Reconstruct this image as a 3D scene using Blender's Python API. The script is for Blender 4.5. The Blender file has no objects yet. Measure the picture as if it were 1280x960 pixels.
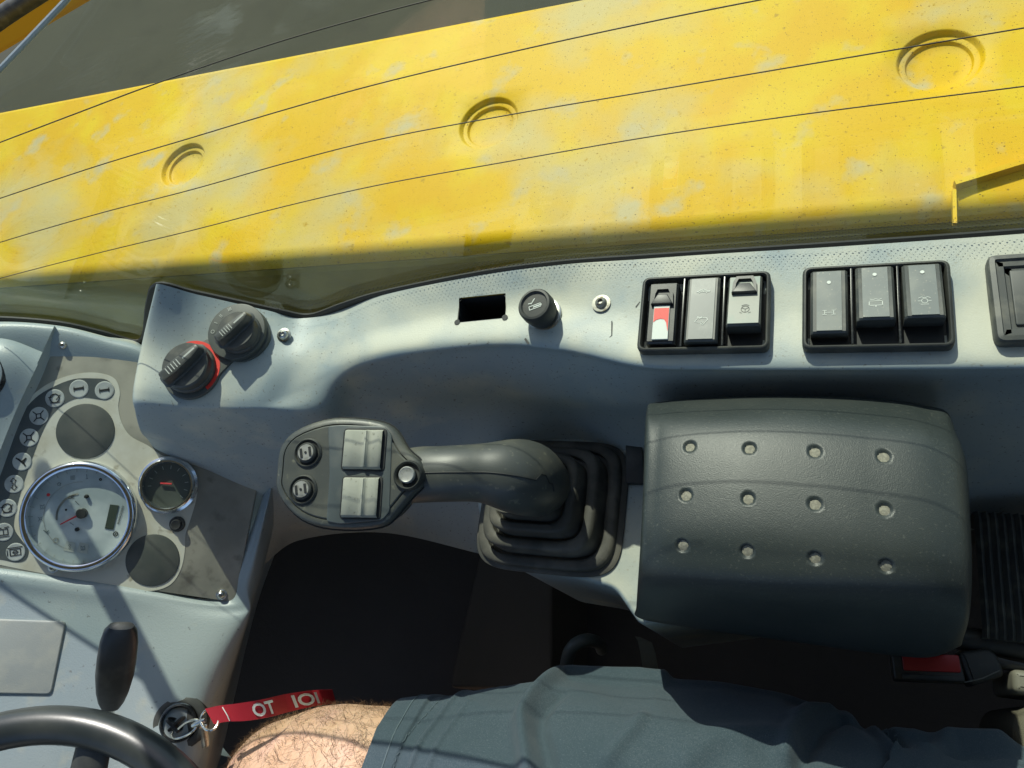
import bpy, bmesh, math, random
import numpy as np
from mathutils import Vector, Matrix, noise
random.seed(7)
SC = bpy.context.scene
COL = SC.collection
R = math.radians
# ------------------------------------------------------------------ camera
CX = np.array([.9278548, 0, -.37294164]); CU = np.array([-.34414874, .38529092, -.85621992])
CY = -np.cross(CU, CX)
CAM = Vector((0, 0, 1.05)); FPX = 960.0
cam = bpy.data.cameras.new('camera'); camo = bpy.data.objects.new('camera', cam); COL.objects.link(camo)
cam.sensor_width = 36; cam.lens = 27; cam.clip_start = .02; cam.clip_end = 2000
camo.matrix_world = Matrix(((CX[0], CX[1], -CX[2], CAM.x), (CY[0], CY[1], -CY[2], CAM.y), (CU[0], CU[1], -CU[2], CAM.z), (0, 0, 0, 1)))
cam.dof.use_dof = False
SC.camera = camo
# ------------------------------------------------------------------ world, sun, exposure
SUNV = Vector((-.33, 1, 1.12)).normalized()          # towards the sun
w = bpy.data.worlds.new('World'); SC.world = w; w.use_nodes = True
nt = w.node_tree; bg = nt.nodes['Background']
sky = nt.nodes.new('ShaderNodeTexSky'); sky.sky_type = 'NISHITA'; sky.sun_disc = False
sky.sun_elevation = math.asin(SUNV.z); sky.sun_rotation = math.atan2(SUNV.x, SUNV.y)
nt.links.new(sky.outputs[0], bg.inputs[0]); bg.inputs[1].default_value = .15
sl = bpy.data.lights.new('sun', 'SUN'); sl.energy = 4.4; sl.angle = R(.5); sl.color = (1, .965, .89)
so = bpy.data.objects.new('sun', sl); COL.objects.link(so); so.location = (0, 5, 6)
so.rotation_euler = (-SUNV).to_track_quat('-Z', 'Y').to_euler()
SC.view_settings.view_transform = 'Standard'; SC.view_settings.look = 'None'
SC.view_settings.exposure = .22; SC.view_settings.gamma = 1
SC.render.engine = 'CYCLES'
SC.cycles.transparent_max_bounces = 24

# ------------------------------------------------------------------ helpers
def ray(u, v):
    c = ((u-640)/FPX, -(v-480)/FPX, 1.0)
    return Vector((float(CX@c), float(CY@c), float(CU@c)))
def at(u, v, z):                       # the point at height z seen at that place of the photograph
    r = ray(u, v); return CAM + r*((z-CAM.z)/r.z)
def atp(u, v, p, n):                   # ... on the plane through p with normal n
    r = ray(u, v); n = Vector(n); return CAM + r*(n.dot(Vector(p)-CAM)/n.dot(r))
I4 = Matrix.Identity(4)
def frame(o, n=(0, 0, 1), x=(1, 0, 0)):
    z = Vector(n).normalized(); x = Vector(x); x = (x-z*x.dot(z)).normalized(); y = z.cross(x)
    o = Vector(o)
    return Matrix(((x.x, y.x, z.x, o.x), (x.y, y.y, z.y, o.y), (x.z, y.z, z.z, o.z), (0, 0, 0, 1)))
WM = {}
def tag(o, label=None, cat=None, group=None, kind=None):
    if label: o['label'] = label
    if cat: o['category'] = cat
    if group: o['group'] = group
    if kind: o['kind'] = kind
    return o
def _place(o, parent, M):
    COL.objects.link(o); WM[o.name] = M.copy()
    if parent: o.parent = parent; o.matrix_basis = WM[parent.name].inverted() @ M
    else: o.matrix_basis = M
    return o
def thing(name, loc, label, cat, group=None):
    o = bpy.data.objects.new(name, None); o.empty_display_size = .02
    _place(o, None, Matrix.Translation(Vector(loc))); return tag(o, label, cat, group)
def mesh(vf, mat, smooth=True, angle=38):
    me = bpy.data.meshes.new('m'); me.from_pydata([tuple(v) for v in vf[0]], [], vf[1]); me.update()
    if smooth:
        me.polygons.foreach_set('use_smooth', [True]*len(me.polygons))
        if angle: me.set_sharp_from_angle(angle=R(angle))
    if mat: me.materials.append(mat)
    return me
def mk(name, vf, mat, parent=None, M=I4, smooth=True, angle=38, label=None):
    """links one mesh object; vertices are given in M's frame (world by default)"""
    if M is I4 and parent is not None:                     # keep the origin at the parent's base
        T = Matrix.Translation(WM[parent.name].translation)
        off = T.translation; vf = ([Vector(v)-off for v in vf[0]], vf[1]); M = T
    me = vf if isinstance(vf, bpy.types.Mesh) else mesh(vf, mat, smooth, angle)
    me.name = name
    o = bpy.data.objects.new(name, me); _place(o, parent, M)
    if label: o['label'] = label
    return o
def join(*L):
    V = []; F = []
    for v, f in L:
        b = len(V); V += [Vector(q) for q in v]; F += [tuple(i+b for i in q) for q in f]
    return V, F
def xf(vf, M): return [M @ Vector(v) for v in vf[0]], vf[1]
def tr(vf, x=0, y=0, z=0): return xf(vf, Matrix.Translation((x, y, z)))
def loft(rings, closed=True, cap0=False, cap1=False):
    n = len(rings[0]); V = [v for r in rings for v in r]; F = []
    for i in range(len(rings)-1):
        for j in range(n if closed else n-1):
            a = i*n+j; b = i*n+(j+1) % n; F.append((a, b, b+n, a+n))
    if cap0: F.append(tuple(range(n))[::-1])
    if cap1: F.append(tuple((len(rings)-1)*n+k for k in range(n)))
    return V, F
def offs(P, d):                        # inset a counter-clockwise outline by d
    n = len(P); out = []
    for i in range(n):
        a = Vector(P[i-1]); b = Vector(P[i]); c = Vector(P[(i+1) % n])
        e1 = (b-a); e2 = (c-b)
        if e1.length < 1e-9 or e2.length < 1e-9: out.append(b.copy()); continue
        e1.normalize(); e2.normalize()
        m = Vector((-e1.y-e2.y, e1.x+e2.x)); L = m.length
        if L < 1e-6: out.append(b.copy()); continue
        m /= L; k = max(.5, m.dot(Vector((-e1.y, e1.x))))
        out.append(b+m*(d/k))
    return out
def rpoly(P, r, seg=5):                # rounds the corners of an outline (r one number or one per corner)
    n = len(P); out = []
    for i in range(n):
        rr = r[i] if isinstance(r, (list, tuple)) else r
        a = Vector(P[i-1][:2]); b = Vector(P[i][:2]); c = Vector(P[(i+1) % n][:2])
        da = (a-b); dc = (c-b); t = min(rr, da.length*.48, dc.length*.48)
        p = b+da.normalized()*t; q = b+dc.normalized()*t
        for k in range(seg+1):
            s = k/seg; out.append(p*(1-s)**2+b*2*s*(1-s)+q*s*s)
    return out
def prism(P, z0, z1, bev=0, seg=3, bottom=False):
    P = [Vector(p[:2]) for p in P]
    rings = [[(p.x, p.y, z0) for p in P]]
    if bev:
        for k in range(seg+1):
            a = k/seg*math.pi/2; Q = offs(P, bev*(1-math.cos(a))); zz = z1-bev+bev*math.sin(a)
            rings.append([(q.x, q.y, zz) for q in Q])
    else: rings.append([(p.x, p.y, z1) for p in P])
    return loft(rings, True, bottom, True)
def rect(w, h, r=0, seg=4, cx=0, cy=0):
    P = [(cx-w/2, cy-h/2), (cx+w/2, cy-h/2), (cx+w/2, cy+h/2), (cx-w/2, cy+h/2)]
    return rpoly(P, r, seg) if r else [Vector(p) for p in P]
def circ(r, n=32, cx=0, cy=0, a0=0, a1=2*math.pi): return [Vector((cx+r*math.cos(a0+(a1-a0)*k/n), cy+r*math.sin(a0+(a1-a0)*k/n))) for k in range(n)]
def lathe(prof, n=40, cap0=False, cap1=True):
    return loft([[(r*math.cos(2*math.pi*k/n), r*math.sin(2*math.pi*k/n), z) for k in range(n)] for r, z in prof], True, cap0, cap1)
def arcprof(r0, z0, r1, z1, k=5, convex=True):
    out = []
    for i in range(k+1):
        a = i/k*math.pi/2
        out.append((r0+(r1-r0)*(1-math.cos(a)), z0+(z1-z0)*math.sin(a)) if convex else (r0+(r1-r0)*math.sin(a), z0+(z1-z0)*(1-math.cos(a))))
    return out
def cr(P, per):                        # Catmull-Rom through points
    P = [np.array(p, float) for p in P]; P = [2*P[0]-P[1]]+P+[2*P[-1]-P[-2]]; out = []
    for i in range(1, len(P)-2):
        for k in range(per):
            t = k/per; a, b, c, d = P[i-1:i+3]
            out.append(.5*((2*b)+(-a+c)*t+(2*a-5*b+4*c-d)*t*t+(-a+3*b-3*c+d)*t**3))
    out.append(P[-2]); return out
def patch(ctrl, nu, nv, fn=None):      # ctrl[row][col]
    rows = [cr([tuple(p) for p in r], nu) for r in ctrl]
    cols = [cr([rows[i][j] for i in range(len(rows))], nv) for j in range(len(rows[0]))]
    n = len(cols[0]); m = len(cols)
    G = [[Vector(cols[j][i]) for j in range(m)] for i in range(n)]
    if fn: G = fn(G)
    V = [p for r in G for p in r]
    F = [(i*m+j, (i+1)*m+j, (i+1)*m+j+1, i*m+j+1) for i in range(n-1) for j in range(m-1)]
    return V, F
def tube(P, r, n=12, caps=True, per=0, up=None):
    if per: P = cr(P, per)
    P = [Vector(p) for p in P]; N = len(P); rings = []
    t = (P[1]-P[0]).normalized(); x = Vector(up) if up else t.orthogonal()
    for i in range(N):
        t = (P[min(i+1, N-1)]-P[max(i-1, 0)]).normalized()
        x = (x-t*x.dot(t)).normalized(); y = t.cross(x)
        q = r(i/(N-1)) if callable(r) else r
        a, b = q if isinstance(q, tuple) else (q, q)
        rings.append([P[i]+x*a*math.cos(2*math.pi*k/n)+y*b*math.sin(2*math.pi*k/n) for k in range(n)])
    return loft(rings, True, caps, caps)
def stroke(P, wd, z=0, closed=False):  # a flat printed line
    P = [Vector(p[:2]) for p in P]
    if closed: P = P+[P[0]]
    V = []; F = []
    for a, b in zip(P, P[1:]):
        d = b-a
        if d.length < 1e-9: continue
        d.normalize(); nrm = Vector((-d.y, d.x))*wd/2; e = d*wd*.3; k = len(V)
        V += [Vector((*(a-nrm-e), z)), Vector((*(b-nrm+e), z)), Vector((*(b+nrm+e), z)), Vector((*(a+nrm-e), z))]
        F.append((k, k+1, k+2, k+3))
    return V, F
def flat(P, z=0): return [Vector((p[0], p[1], z)) for p in P], [tuple(range(len(P)))]
def ringflat(P, Q, z=0):
    n = len(P); V = [Vector((p[0], p[1], z)) for p in P]+[Vector((p[0], p[1], z)) for p in Q]
    return V, [(i, (i+1) % n, n+(i+1) % n, n+i) for i in range(n)]
def text_vf(s, size, ext=0, bold=False):
    c = bpy.data.curves.new('t', 'FONT'); c.body = s; c.size = size; c.align_x = 'CENTER'; c.align_y = 'CENTER'; c.resolution_u = 3
    if bold: c.offset = size*.025
    o = bpy.data.objects.new('t', c); COL.objects.link(o)
    dg = bpy.context.evaluated_depsgraph_get(); me = bpy.data.meshes.new_from_object(o.evaluated_get(dg))
    vf = ([v.co.copy() for v in me.vertices], [tuple(p.vertices) for p in me.polygons])
    bpy.data.objects.remove(o); bpy.data.meshes.remove(me); return vf
def copy_tree(o, T, parent=None):      # a thing and its parts, moved by T (world)
    c = o.copy(); _place(c, parent, T @ WM[o.name])
    for ch in [k for k in KIDS(o)]: copy_tree(ch, T, c)
    return c
def KIDS(o): return [k for k in COL.objects if k.parent == o]

# ------------------------------------------------------------------ materials
def mat(name, col, rough=.5, metal=0, var=None, bump=None, spec=.5, coat=0, sheen=0):
    """var: list of (colour, noise scale, lo, hi, detail) laid over the base colour; bump: (scale, strength, distance)"""
    m = bpy.data.materials.new(name); m.use_nodes = True; N = m.node_tree.nodes; L = m.node_tree.links
    b = N['Principled BSDF']; b.inputs['Roughness'].default_value = rough; b.inputs['Metallic'].default_value = metal
    b.inputs['Specular IOR Level'].default_value = spec; b.inputs['Coat Weight'].default_value = coat
    b.inputs['Sheen Weight'].default_value = sheen
    b.inputs['Base Color'].default_value = (*col, 1)
    geo = N.new('ShaderNodeNewGeometry'); src = geo.outputs['Position']
    cur = None
    for i, (c2, sc, lo, hi, det) in enumerate(var or []):
        n = N.new('ShaderNodeTexNoise'); n.inputs['Scale'].default_value = sc; n.inputs['Detail'].default_value = det
        mp = N.new('ShaderNodeMapping'); mp.inputs['Location'].default_value = (i*3.7, i*1.3, i*2.1); L.new(src, mp.inputs[0]); L.new(mp.outputs[0], n.inputs['Vector'])
        rp = N.new('ShaderNodeMapRange'); rp.inputs['From Min'].default_value = lo; rp.inputs['From Max'].default_value = hi; L.new(n.outputs[0], rp.inputs[0])
        mx = N.new('ShaderNodeMix'); mx.data_type = 'RGBA'; L.new(rp.outputs[0], mx.inputs[0])
        if cur is None: mx.inputs[6].default_value = (*col, 1)
        else: L.new(cur, mx.inputs[6])
        mx.inputs[7].default_value = (*c2, 1); cur = mx.outputs[2]
    if cur is not None: L.new(cur, b.inputs['Base Color'])
    if bump:
        bs = bump if isinstance(bump, list) else [bump]; prev = None
        for sc, st, di in bs:
            n = N.new('ShaderNodeTexNoise'); n.inputs['Scale'].default_value = sc; n.inputs['Detail'].default_value = 3; L.new(src, n.inputs['Vector'])
            bp = N.new('ShaderNodeBump'); bp.inputs['Strength'].default_value = st; bp.inputs['Distance'].default_value = di; L.new(n.outputs[0], bp.inputs['Height'])
            if prev: L.new(prev, bp.inputs['Normal'])
            prev = bp.outputs[0]
        L.new(prev, b.inputs['Normal'])
    return m
def thin(name, tint, ior=1.5):         # clear sheet: lets straight light through, mirrors by angle
    m = bpy.data.materials.new(name); m.use_nodes = True; N = m.node_tree.nodes; L = m.node_tree.links
    N.remove(N['Principled BSDF']); out = N['Material Output']
    t = N.new('ShaderNodeBsdfTransparent'); t.inputs[0].default_value = (*tint, 1)
    g = N.new('ShaderNodeBsdfGlossy'); g.inputs['Roughness'].default_value = .03
    lw = N.new('ShaderNodeLayerWeight'); lw.inputs['Blend'].default_value = .5; p = N.new('ShaderNodeMath'); p.operation = 'POWER'; p.inputs[1].default_value = 5; L.new(lw.outputs['Facing'], p.inputs[0])
    f = N.new('ShaderNodeMath'); f.operation = 'MULTIPLY_ADD'; f.inputs[1].default_value = .95-((ior-1)/(ior+1))**2; f.inputs[2].default_value = ((ior-1)/(ior+1))**2; L.new(p.outputs[0], f.inputs[0]); x = N.new('ShaderNodeMixShader')
    L.new(f.outputs[0], x.inputs[0]); L.new(t.outputs[0], x.inputs[1]); L.new(g.outputs[0], x.inputs[2]); L.new(x.outputs[0], out.inputs[0])
    return m
M = {}
M['console'] = mat('console_plastic', (.28, .345, .36), .48, var=[((.35, .395, .38), 9, .42, .62, 4), ((.43, .45, .39), 30, .52, .72, 8), ((.19, .20, .18), 480, .64, .72, 2)], bump=[(900, .22, .0004), (60, .08, .001)])
M['ledge'] = None
M['cowl'] = mat('cowl_plastic', (.255, .315, .33), .42, var=[((.31, .36, .36), 9, .42, .62, 6), ((.36, .38, .33), 40, .58, .74, 7), ((.17, .19, .19), 220, .69, .76, 2)], bump=[(800, .35, .0005), (40, .06, .001)])
M['black'] = mat('black_plastic', (.028, .030, .029), .42, var=[((.075, .077, .068), 45, .46, .66, 6)], bump=(1400, .1, .0003))
M['gloss'] = mat('gloss_black', (.016, .018, .018), .26, var=[((.05, .052, .046), 420, .52, .72, 4)])
M['rimm'] = mat('worn_wheel_rim', (.022, .028, .028), .32, var=[((.045, .05, .045), 25, .45, .7, 6)], bump=(500, .08, .0003))
M['rubber'] = mat('rubber', (.032, .035, .032), .55, var=[((.075, .077, .064), 50, .45, .7, 6)], bump=(700, .15, .0004))
M['seal'] = mat('seal_rubber', (.012, .013, .011), .55)
M['grip'] = mat('grip_plastic', (.062, .068, .062), .42, var=[((.11, .112, .09), 30, .45, .68, 6), ((.16, .16, .12), 170, .64, .74, 4)], bump=[(1500, .2, .0003), (90, .06, .0008)])
M['armrest'] = mat('armrest_vinyl', (.028, .036, .034), .43, var=[((.042, .049, .045), 12, .42, .65, 5), ((.075, .082, .07), 700, .6, .76, 3)], bump=[(1700, .35, .0004), (60, .08, .001)])
M['dimple'] = mat('dimple_dust', (.20, .19, .15), .8, var=[((.28, .27, .21), 700, .45, .6, 4)])  # pale colour stands in for sunlight on the dimple bottoms
M['boot'] = mat('boot_rubber', (.055, .054, .045), .6, var=[((.13, .122, .10), 40, .45, .68, 6)], bump=(800, .2, .0004))
M['rock'] = mat('rocker_side', (.06, .065, .06), .45, var=[((.12, .12, .10), 90, .5, .7, 5)])
M['plate'] = mat('rocker_face', (.135, .155, .15), .42, var=[((.19, .205, .185), 70, .45, .68, 5), ((.26, .26, .22), 600, .64, .74, 2)])
M['platemid'] = mat('rocker_face_dark', (.065, .08, .082), .4, var=[((.15, .165, .15), 80, .5, .7, 5)])
M['plateworn'] = mat('rocker_face_worn', (.25, .26, .22), .45, var=[((.18, .24, .21), 60, .48, .62, 5)])
M['red'] = mat('red_print', (.72, .045, .03), .45)
M['white'] = mat('white_print', (.62, .66, .60), .5)
M['paint'] = mat('grey_print', (.42, .44, .40), .6)
M['dark'] = mat('dark_print', (.014, .016, .016), .6)
M['cream'] = mat('panel_cream', (.60, .60, .50), .45, var=[((.50, .48, .37), 30, .48, .66, 6), ((.27, .24, .16), 90, .62, .74, 6)])
M['taupe'] = mat('panel_taupe', (.23, .23, .19), .42, var=[((.34, .33, .27), 22, .42, .62, 5), ((.14, .135, .11), 60, .58, .72, 4)])
M['strip'] = mat('panel_strip', (.075, .09, .09), .42, var=[((.12, .13, .12), 50, .5, .7, 4)])
M['blank'] = mat('blank_cover', (.07, .08, .072), .45, var=[((.11, .115, .10), 40, .45, .7, 4)])
M['lamp'] = mat('lamp_lens', (.42, .45, .42), .4, var=[((.33, .35, .33), 90, .5, .65, 3)])
M['chrome'] = mat('chrome', (.72, .75, .78), .14, 1)
M['steel'] = mat('steel', (.55, .55, .50), .3, 1, var=[((.35, .30, .22), 300, .55, .7, 3)])
M['dull'] = mat('dull_bolt', (.30, .30, .26), .5, .7, var=[((.14, .12, .09), 300, .5, .65, 3)])
M['nickel'] = mat('nickel_wire', (.80, .78, .68), .2, 1)
M['dial'] = mat('dial_face', (.60, .64, .62), .5, var=[((.38, .43, .43), 30, .4, .6, 3)])
M['dial2'] = mat('dial_face_dark', (.09, .10, .085), .5)
M['needle'] = mat('needle_red', (.75, .05, .06), .4)
M['lcd'] = mat('lcd', (.06, .075, .06), .2)
M['silver'] = mat('button_silver', (.36, .36, .33), .45, .3, var=[((.25, .25, .22), 250, .5, .65, 4)])
M['greyrock'] = mat('thumb_rocker', (.30, .31, .26), .8, var=[((.34, .345, .29), 60, .45, .6, 4), ((.17, .17, .14), 260, .62, .74, 5)], spec=.3)
M['yellow'] = mat('yellow_paint', (.68, .43, .001), .55, var=[((.66, .39, .001), 4, .42, .62, 5), ((.68, .47, .004), 11, .46, .62, 7), ((.54, .43, .15), 4.5, .50, .66, 12), ((.50, .42, .20), 17, .58, .72, 12), ((.45, .28, .01), 90, .64, .74, 6), ((.30, .18, .01), 240, .66, .72, 4), ((.06, .035, .008), 480, .675, .71, 2)], bump=[(5, .08, .01), (350, .15, .0008)], spec=.22)
M['skirt'] = mat('grimy_side', (.36, .27, .012), .7, var=[((.24, .19, .02), 9, .42, .6, 6)])  # hood yellow darkened: shade and glass reflection put into the colour
M['yellow2'] = mat('yellow_panel', (.72, .36, .006), .4)
M['frame'] = mat('cab_frame', (.05, .055, .055), .5)
M['lining'] = mat('cab_lining', (.34, .34, .32), .8)
M['floor'] = mat('floor_mat', (.045, .038, .030), .85, var=[((.05, .042, .034), 8, .45, .65, 6)], bump=(120, .3, .002))
M['floorp'] = mat('worn_plate', (.055, .048, .038), .7, var=[((.05, .045, .035), 14, .45, .65, 6)])
M['seat'] = mat('seat_cloth', (.03, .034, .036), .85, var=[((.06, .063, .06), 500, .5, .6, 2)], bump=(1200, .4, .0006))
M['piping'] = mat('seat_vinyl', (.16, .155, .12), .5, var=[((.2, .19, .15), 60, .45, .6, 3)])
M['fabric'] = mat('shorts_cloth', (.030, .055, .070), .85, var=[((.046, .070, .086), 900, .42, .58, 3), ((.030, .054, .068), 14, .45, .65, 4), ((.10, .13, .145), 1900, .60, .70, 2)], bump=[(2200, .7, .0005), (25, .25, .004)], sheen=.15)
M['thread'] = mat('stitching', (.10, .14, .155), .8)
M['skin'] = mat('skin', (.60, .38, .24), .5, var=[((.64, .42, .28), 60, .4, .6, 5), ((.64, .40, .30), 30, .52, .72, 4), ((.50, .31, .19), 420, .62, .72, 2)], bump=[(500, .35, .0006), (90, .2, .0012)])
M['skin'].node_tree.nodes['Principled BSDF'].inputs['Subsurface Weight'].default_value = .08
M['skin'].node_tree.nodes['Principled BSDF'].inputs['Subsurface Radius'].default_value = (.01, .004, .002)
M['hair'] = mat('leg_hair', (.13, .07, .035), .5)
M['ribbon'] = mat('red_webbing', (.40, .014, .025), .6, bump=(1800, .5, .0004))
M['buckle'] = mat('buckle_red', (.36, .02, .02), .4)
M['ground'] = mat('ground_dirt', (.040, .040, .021), .9, var=[((.047, .047, .027), .8, .4, .65, 3), ((.036, .036, .02), 6, .55, .8, 3)], bump=(5, .2, .02))
M['wire'] = mat('heater_wire', (.028, .020, .008), .6)
M['webbing'] = mat('webbing', (.12, .11, .075), .8, bump=(1500, .6, .0008))
M['concrete'] = mat('far_wall', (.3, .3, .28), .9)
M['glass'] = thin('window_glass', (.92, .955, .90), 1.62)
M['lens'] = thin('gauge_glass', (.93, .96, .95), 1.45)
# worn top of the console: dust settles on what faces up
def dusty(m):
    N = m.node_tree.nodes; L = m.node_tree.links; b = N['Principled BSDF']; old = b.inputs['Base Color'].links[0].from_socket
    g = N.new('ShaderNodeNewGeometry'); sp = N.new('ShaderNodeSeparateXYZ'); L.new(g.outputs['Normal'], sp.inputs[0])
    n = N.new('ShaderNodeTexNoise'); n.inputs['Scale'].default_value = 16; n.inputs['Detail'].default_value = 8; L.new(g.outputs['Position'], n.inputs['Vector'])
    a = N.new('ShaderNodeMapRange'); a.inputs['From Min'].default_value = .86; a.inputs['From Max'].default_value = .985; L.new(sp.outputs['Z'], a.inputs[0])
    c = N.new('ShaderNodeMapRange'); c.inputs['From Min'].default_value = .38; c.inputs['From Max'].default_value = .62; L.new(n.outputs[0], c.inputs[0])
    k = N.new('ShaderNodeMath'); k.operation = 'MULTIPLY'; L.new(a.outputs[0], k.inputs[0]); L.new(c.outputs[0], k.inputs[1])
    k2 = N.new('ShaderNodeMath'); k2.operation = 'MULTIPLY'; L.new(k.outputs[0], k2.inputs[0]); k2.inputs[1].default_value = .85
    x = N.new('ShaderNodeMix'); x.data_type = 'RGBA'; L.new(k2.outputs[0], x.inputs[0]); L.new(old, x.inputs[6]); x.inputs[7].default_value = (.56, .56, .45, 1)
    L.new(x.outputs[2], b.inputs['Base Color'])
dusty(M['console'])
# frit: black enamel dots fading upwards, real holes between them
def frit():
    m = bpy.data.materials.new('window_frit'); m.use_nodes = True; N = m.node_tree.nodes; L = m.node_tree.links
    b = N['Principled BSDF']; b.inputs['Base Color'].default_value = (.015, .015, .012, 1); b.inputs['Roughness'].default_value = .5
    g = N.new('ShaderNodeNewGeometry'); mp = N.new('ShaderNodeMapping'); mp.inputs['Rotation'].default_value = (0, R(45), 0)
    L.new(g.outputs['Position'], mp.inputs[0]); sp = N.new('ShaderNodeSeparateXYZ'); L.new(mp.outputs[0], sp.inputs[0])
    outs = []
    for ax in ('X', 'Z'):
        a = N.new('ShaderNodeMath'); a.operation = 'MULTIPLY'; a.inputs[1].default_value = 2*math.pi/.0024; L.new(sp.outputs[ax], a.inputs[0])
        s = N.new('ShaderNodeMath'); s.operation = 'SINE'; L.new(a.outputs[0], s.inputs[0]); outs.append(s.outputs[0])
    ad = N.new('ShaderNodeMath'); ad.operation = 'ADD'; L.new(outs[0], ad.inputs[0]); L.new(outs[1], ad.inputs[1])
    s2 = N.new('ShaderNodeSeparateXYZ'); L.new(g.outputs['Position'], s2.inputs[0])
    rp = N.new('ShaderNodeMapRange'); rp.inputs['From Min'].default_value = .6235; rp.inputs['From Max'].default_value = .6318; rp.inputs['To Min'].default_value = -1.3; rp.inputs['To Max'].default_value = 1.7; L.new(s2.outputs['Z'], rp.inputs[0])
    gt = N.new('ShaderNodeMath'); gt.operation = 'GREATER_THAN'; L.new(ad.outputs[0], gt.inputs[0]); L.new(rp.outputs[0], gt.inputs[1])
    t = N.new('ShaderNodeBsdfTransparent'); x = N.new('ShaderNodeMixShader'); L.new(gt.outputs[0], x.inputs[0]); L.new(t.outputs[0], x.inputs[1]); L.new(b.outputs[0], x.inputs[2]); L.new(x.outputs[0], N['Material Output'].inputs[0])
    return m
M['frit'] = frit()

# ------------------------------------------------------------------ outside: ground, hood
def S(name, vf, m, smooth=False): return tag(mk(name, vf, m, smooth=smooth), kind='structure')
S('ground', ([(-300, -300, -1.35), (300, -300, -1.35), (300, 300, -1.35), (-300, 300, -1.35)], [(0, 1, 2, 3)]), M['ground'])
HZ = .30
hood = thing('engine_hood', (0, .7, HZ), 'sunlit weathered yellow steel hood with three round recesses outside the window', 'hood')
def square_pt(k, n, hx, hy):           # points round a rectangle, starting at the +x side
    a = 2*math.pi*k/n; c, s = math.cos(a), math.sin(a); q = max(abs(c), abs(s)); return c/q*hx, s/q*hy
def disc_tile(cx, cy, hx, hy, prof, n=64):
    rings = [[(cx+square_pt(k, n, hx, hy)[0], cy+square_pt(k, n, hx, hy)[1], HZ) for k in range(n)]]
    for r, z in prof: rings.append([(cx+r*math.cos(2*math.pi*k/n), cy+r*math.sin(2*math.pi*k/n), HZ+z) for k in range(n)])
    return loft(rings, True, False, True)
prof = [(.0445, 0), (.0432, -.0006), (.0422, -.002), (.0408, -.0058), (.0396, -.0068), (.0355, -.0071), (.0340, -.0077), (.0322, -.0112), (.0305, -.0120), (.02, -.0122), (.006, -.0122)]
cxs = [.122, -.422, -.966, -1.51]; cyy = .701; H = .06
parts_ = []
for c in cxs: parts_.append(disc_tile(c, cyy, H, H, prof))
def quad(x0, y0, x1, y1, z=HZ): return ([(x0, y0, z), (x1, y0, z), (x1, y1, z), (x0, y1, z)], [(0, 1, 2, 3)])
y0h, y1h = .524, .893
xs = sorted([c+H for c in cxs]+[c-H for c in cxs]+[-2.6, .9])
for a, b in zip(xs, xs[1:]):
    if any(abs((a+b)/2-c) < .01 for c in cxs): parts_ += [quad(a, cyy+H, b, y1h)]
    else: parts_.append(quad(a, cyy-H, b, y1h))
parts_.append(quad(-2.6, y0h, .9, cyy-H))
# rounded inner edge falling to the vertical side, and the outer edge
def strip(prof, x0, x1): return ([(x, y, z) for y, z in prof for x in (x0, x1)], [(2*i, 2*i+1, 2*i+3, 2*i+2) for i in range(len(prof)-1)])
rr = .022
parts_.append(strip([(y0h-rr*math.sin(a), HZ-rr+rr*math.cos(a)) for a in [k/8*math.pi/2*.93 for k in range(9)]]+[], -2.6, .9))
parts_.append(strip([(y1h+.012*math.sin(a), HZ-.012+.012*math.cos(a)) for a in [k/4*math.pi/2 for k in range(5)]]+[(y1h+.012, -.5)], -2.6, .9))
hv, hf = join(*parts_)
bm = bmesh.new(); bv = [bm.verts.new(v) for v in hv]
for f in hf:
    try: bm.faces.new([bv[i] for i in f])
    except ValueError: pass
bmesh.ops.remove_doubles(bm, verts=bm.verts, dist=1e-5); bmesh.ops.recalc_face_normals(bm, faces=bm.faces)
hv = [v.co.copy() for v in bm.verts]; hf = [tuple(v.index for v in f.verts) for f in bm.faces] if not bm.verts.index_update() else 0; bm.free()
hp = mk('panel', (hv, hf), M['yellow'], hood, angle=30)
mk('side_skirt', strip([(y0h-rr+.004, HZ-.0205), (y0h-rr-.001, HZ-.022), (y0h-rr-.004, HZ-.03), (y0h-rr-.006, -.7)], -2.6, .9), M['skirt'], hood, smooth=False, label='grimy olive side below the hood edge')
def bar(a, b, wd, h, z=HZ):
    a = Vector((a.x, a.y, 0)); b = Vector((b.x, b.y, 0)); t = (b-a).normalized(); n_ = Vector((-t.y, t.x, 0))*wd/2
    return loft([[a-n_+Vector((0, 0, z-.001)), a-n_*.9+Vector((0, 0, z+h)), a+n_*.9+Vector((0, 0, z+h)), a+n_+Vector((0, 0, z-.001))], [b-n_+Vector((0, 0, z-.001)), b-n_*.9+Vector((0, 0, z+h)), b+n_*.9+Vector((0, 0, z+h)), b+n_+Vector((0, 0, z-.001))]], True, True, True)
mk('angled_rib', bar(at(1192, 236, HZ), at(1440, 160, HZ), .006, .011), M['yellow'], hood, smooth=False)
mk('short_rib', bar(at(1192, 240, HZ), at(1193, 282, HZ), .004, .005), M['yellow'], hood, smooth=False)
for i in range(26):                    # weld studs and grit heads along the panel edge are too small; a few drops of dirt with depth
    x = random.uniform(-.9, .2); y = random.uniform(.54, .86)
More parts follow.
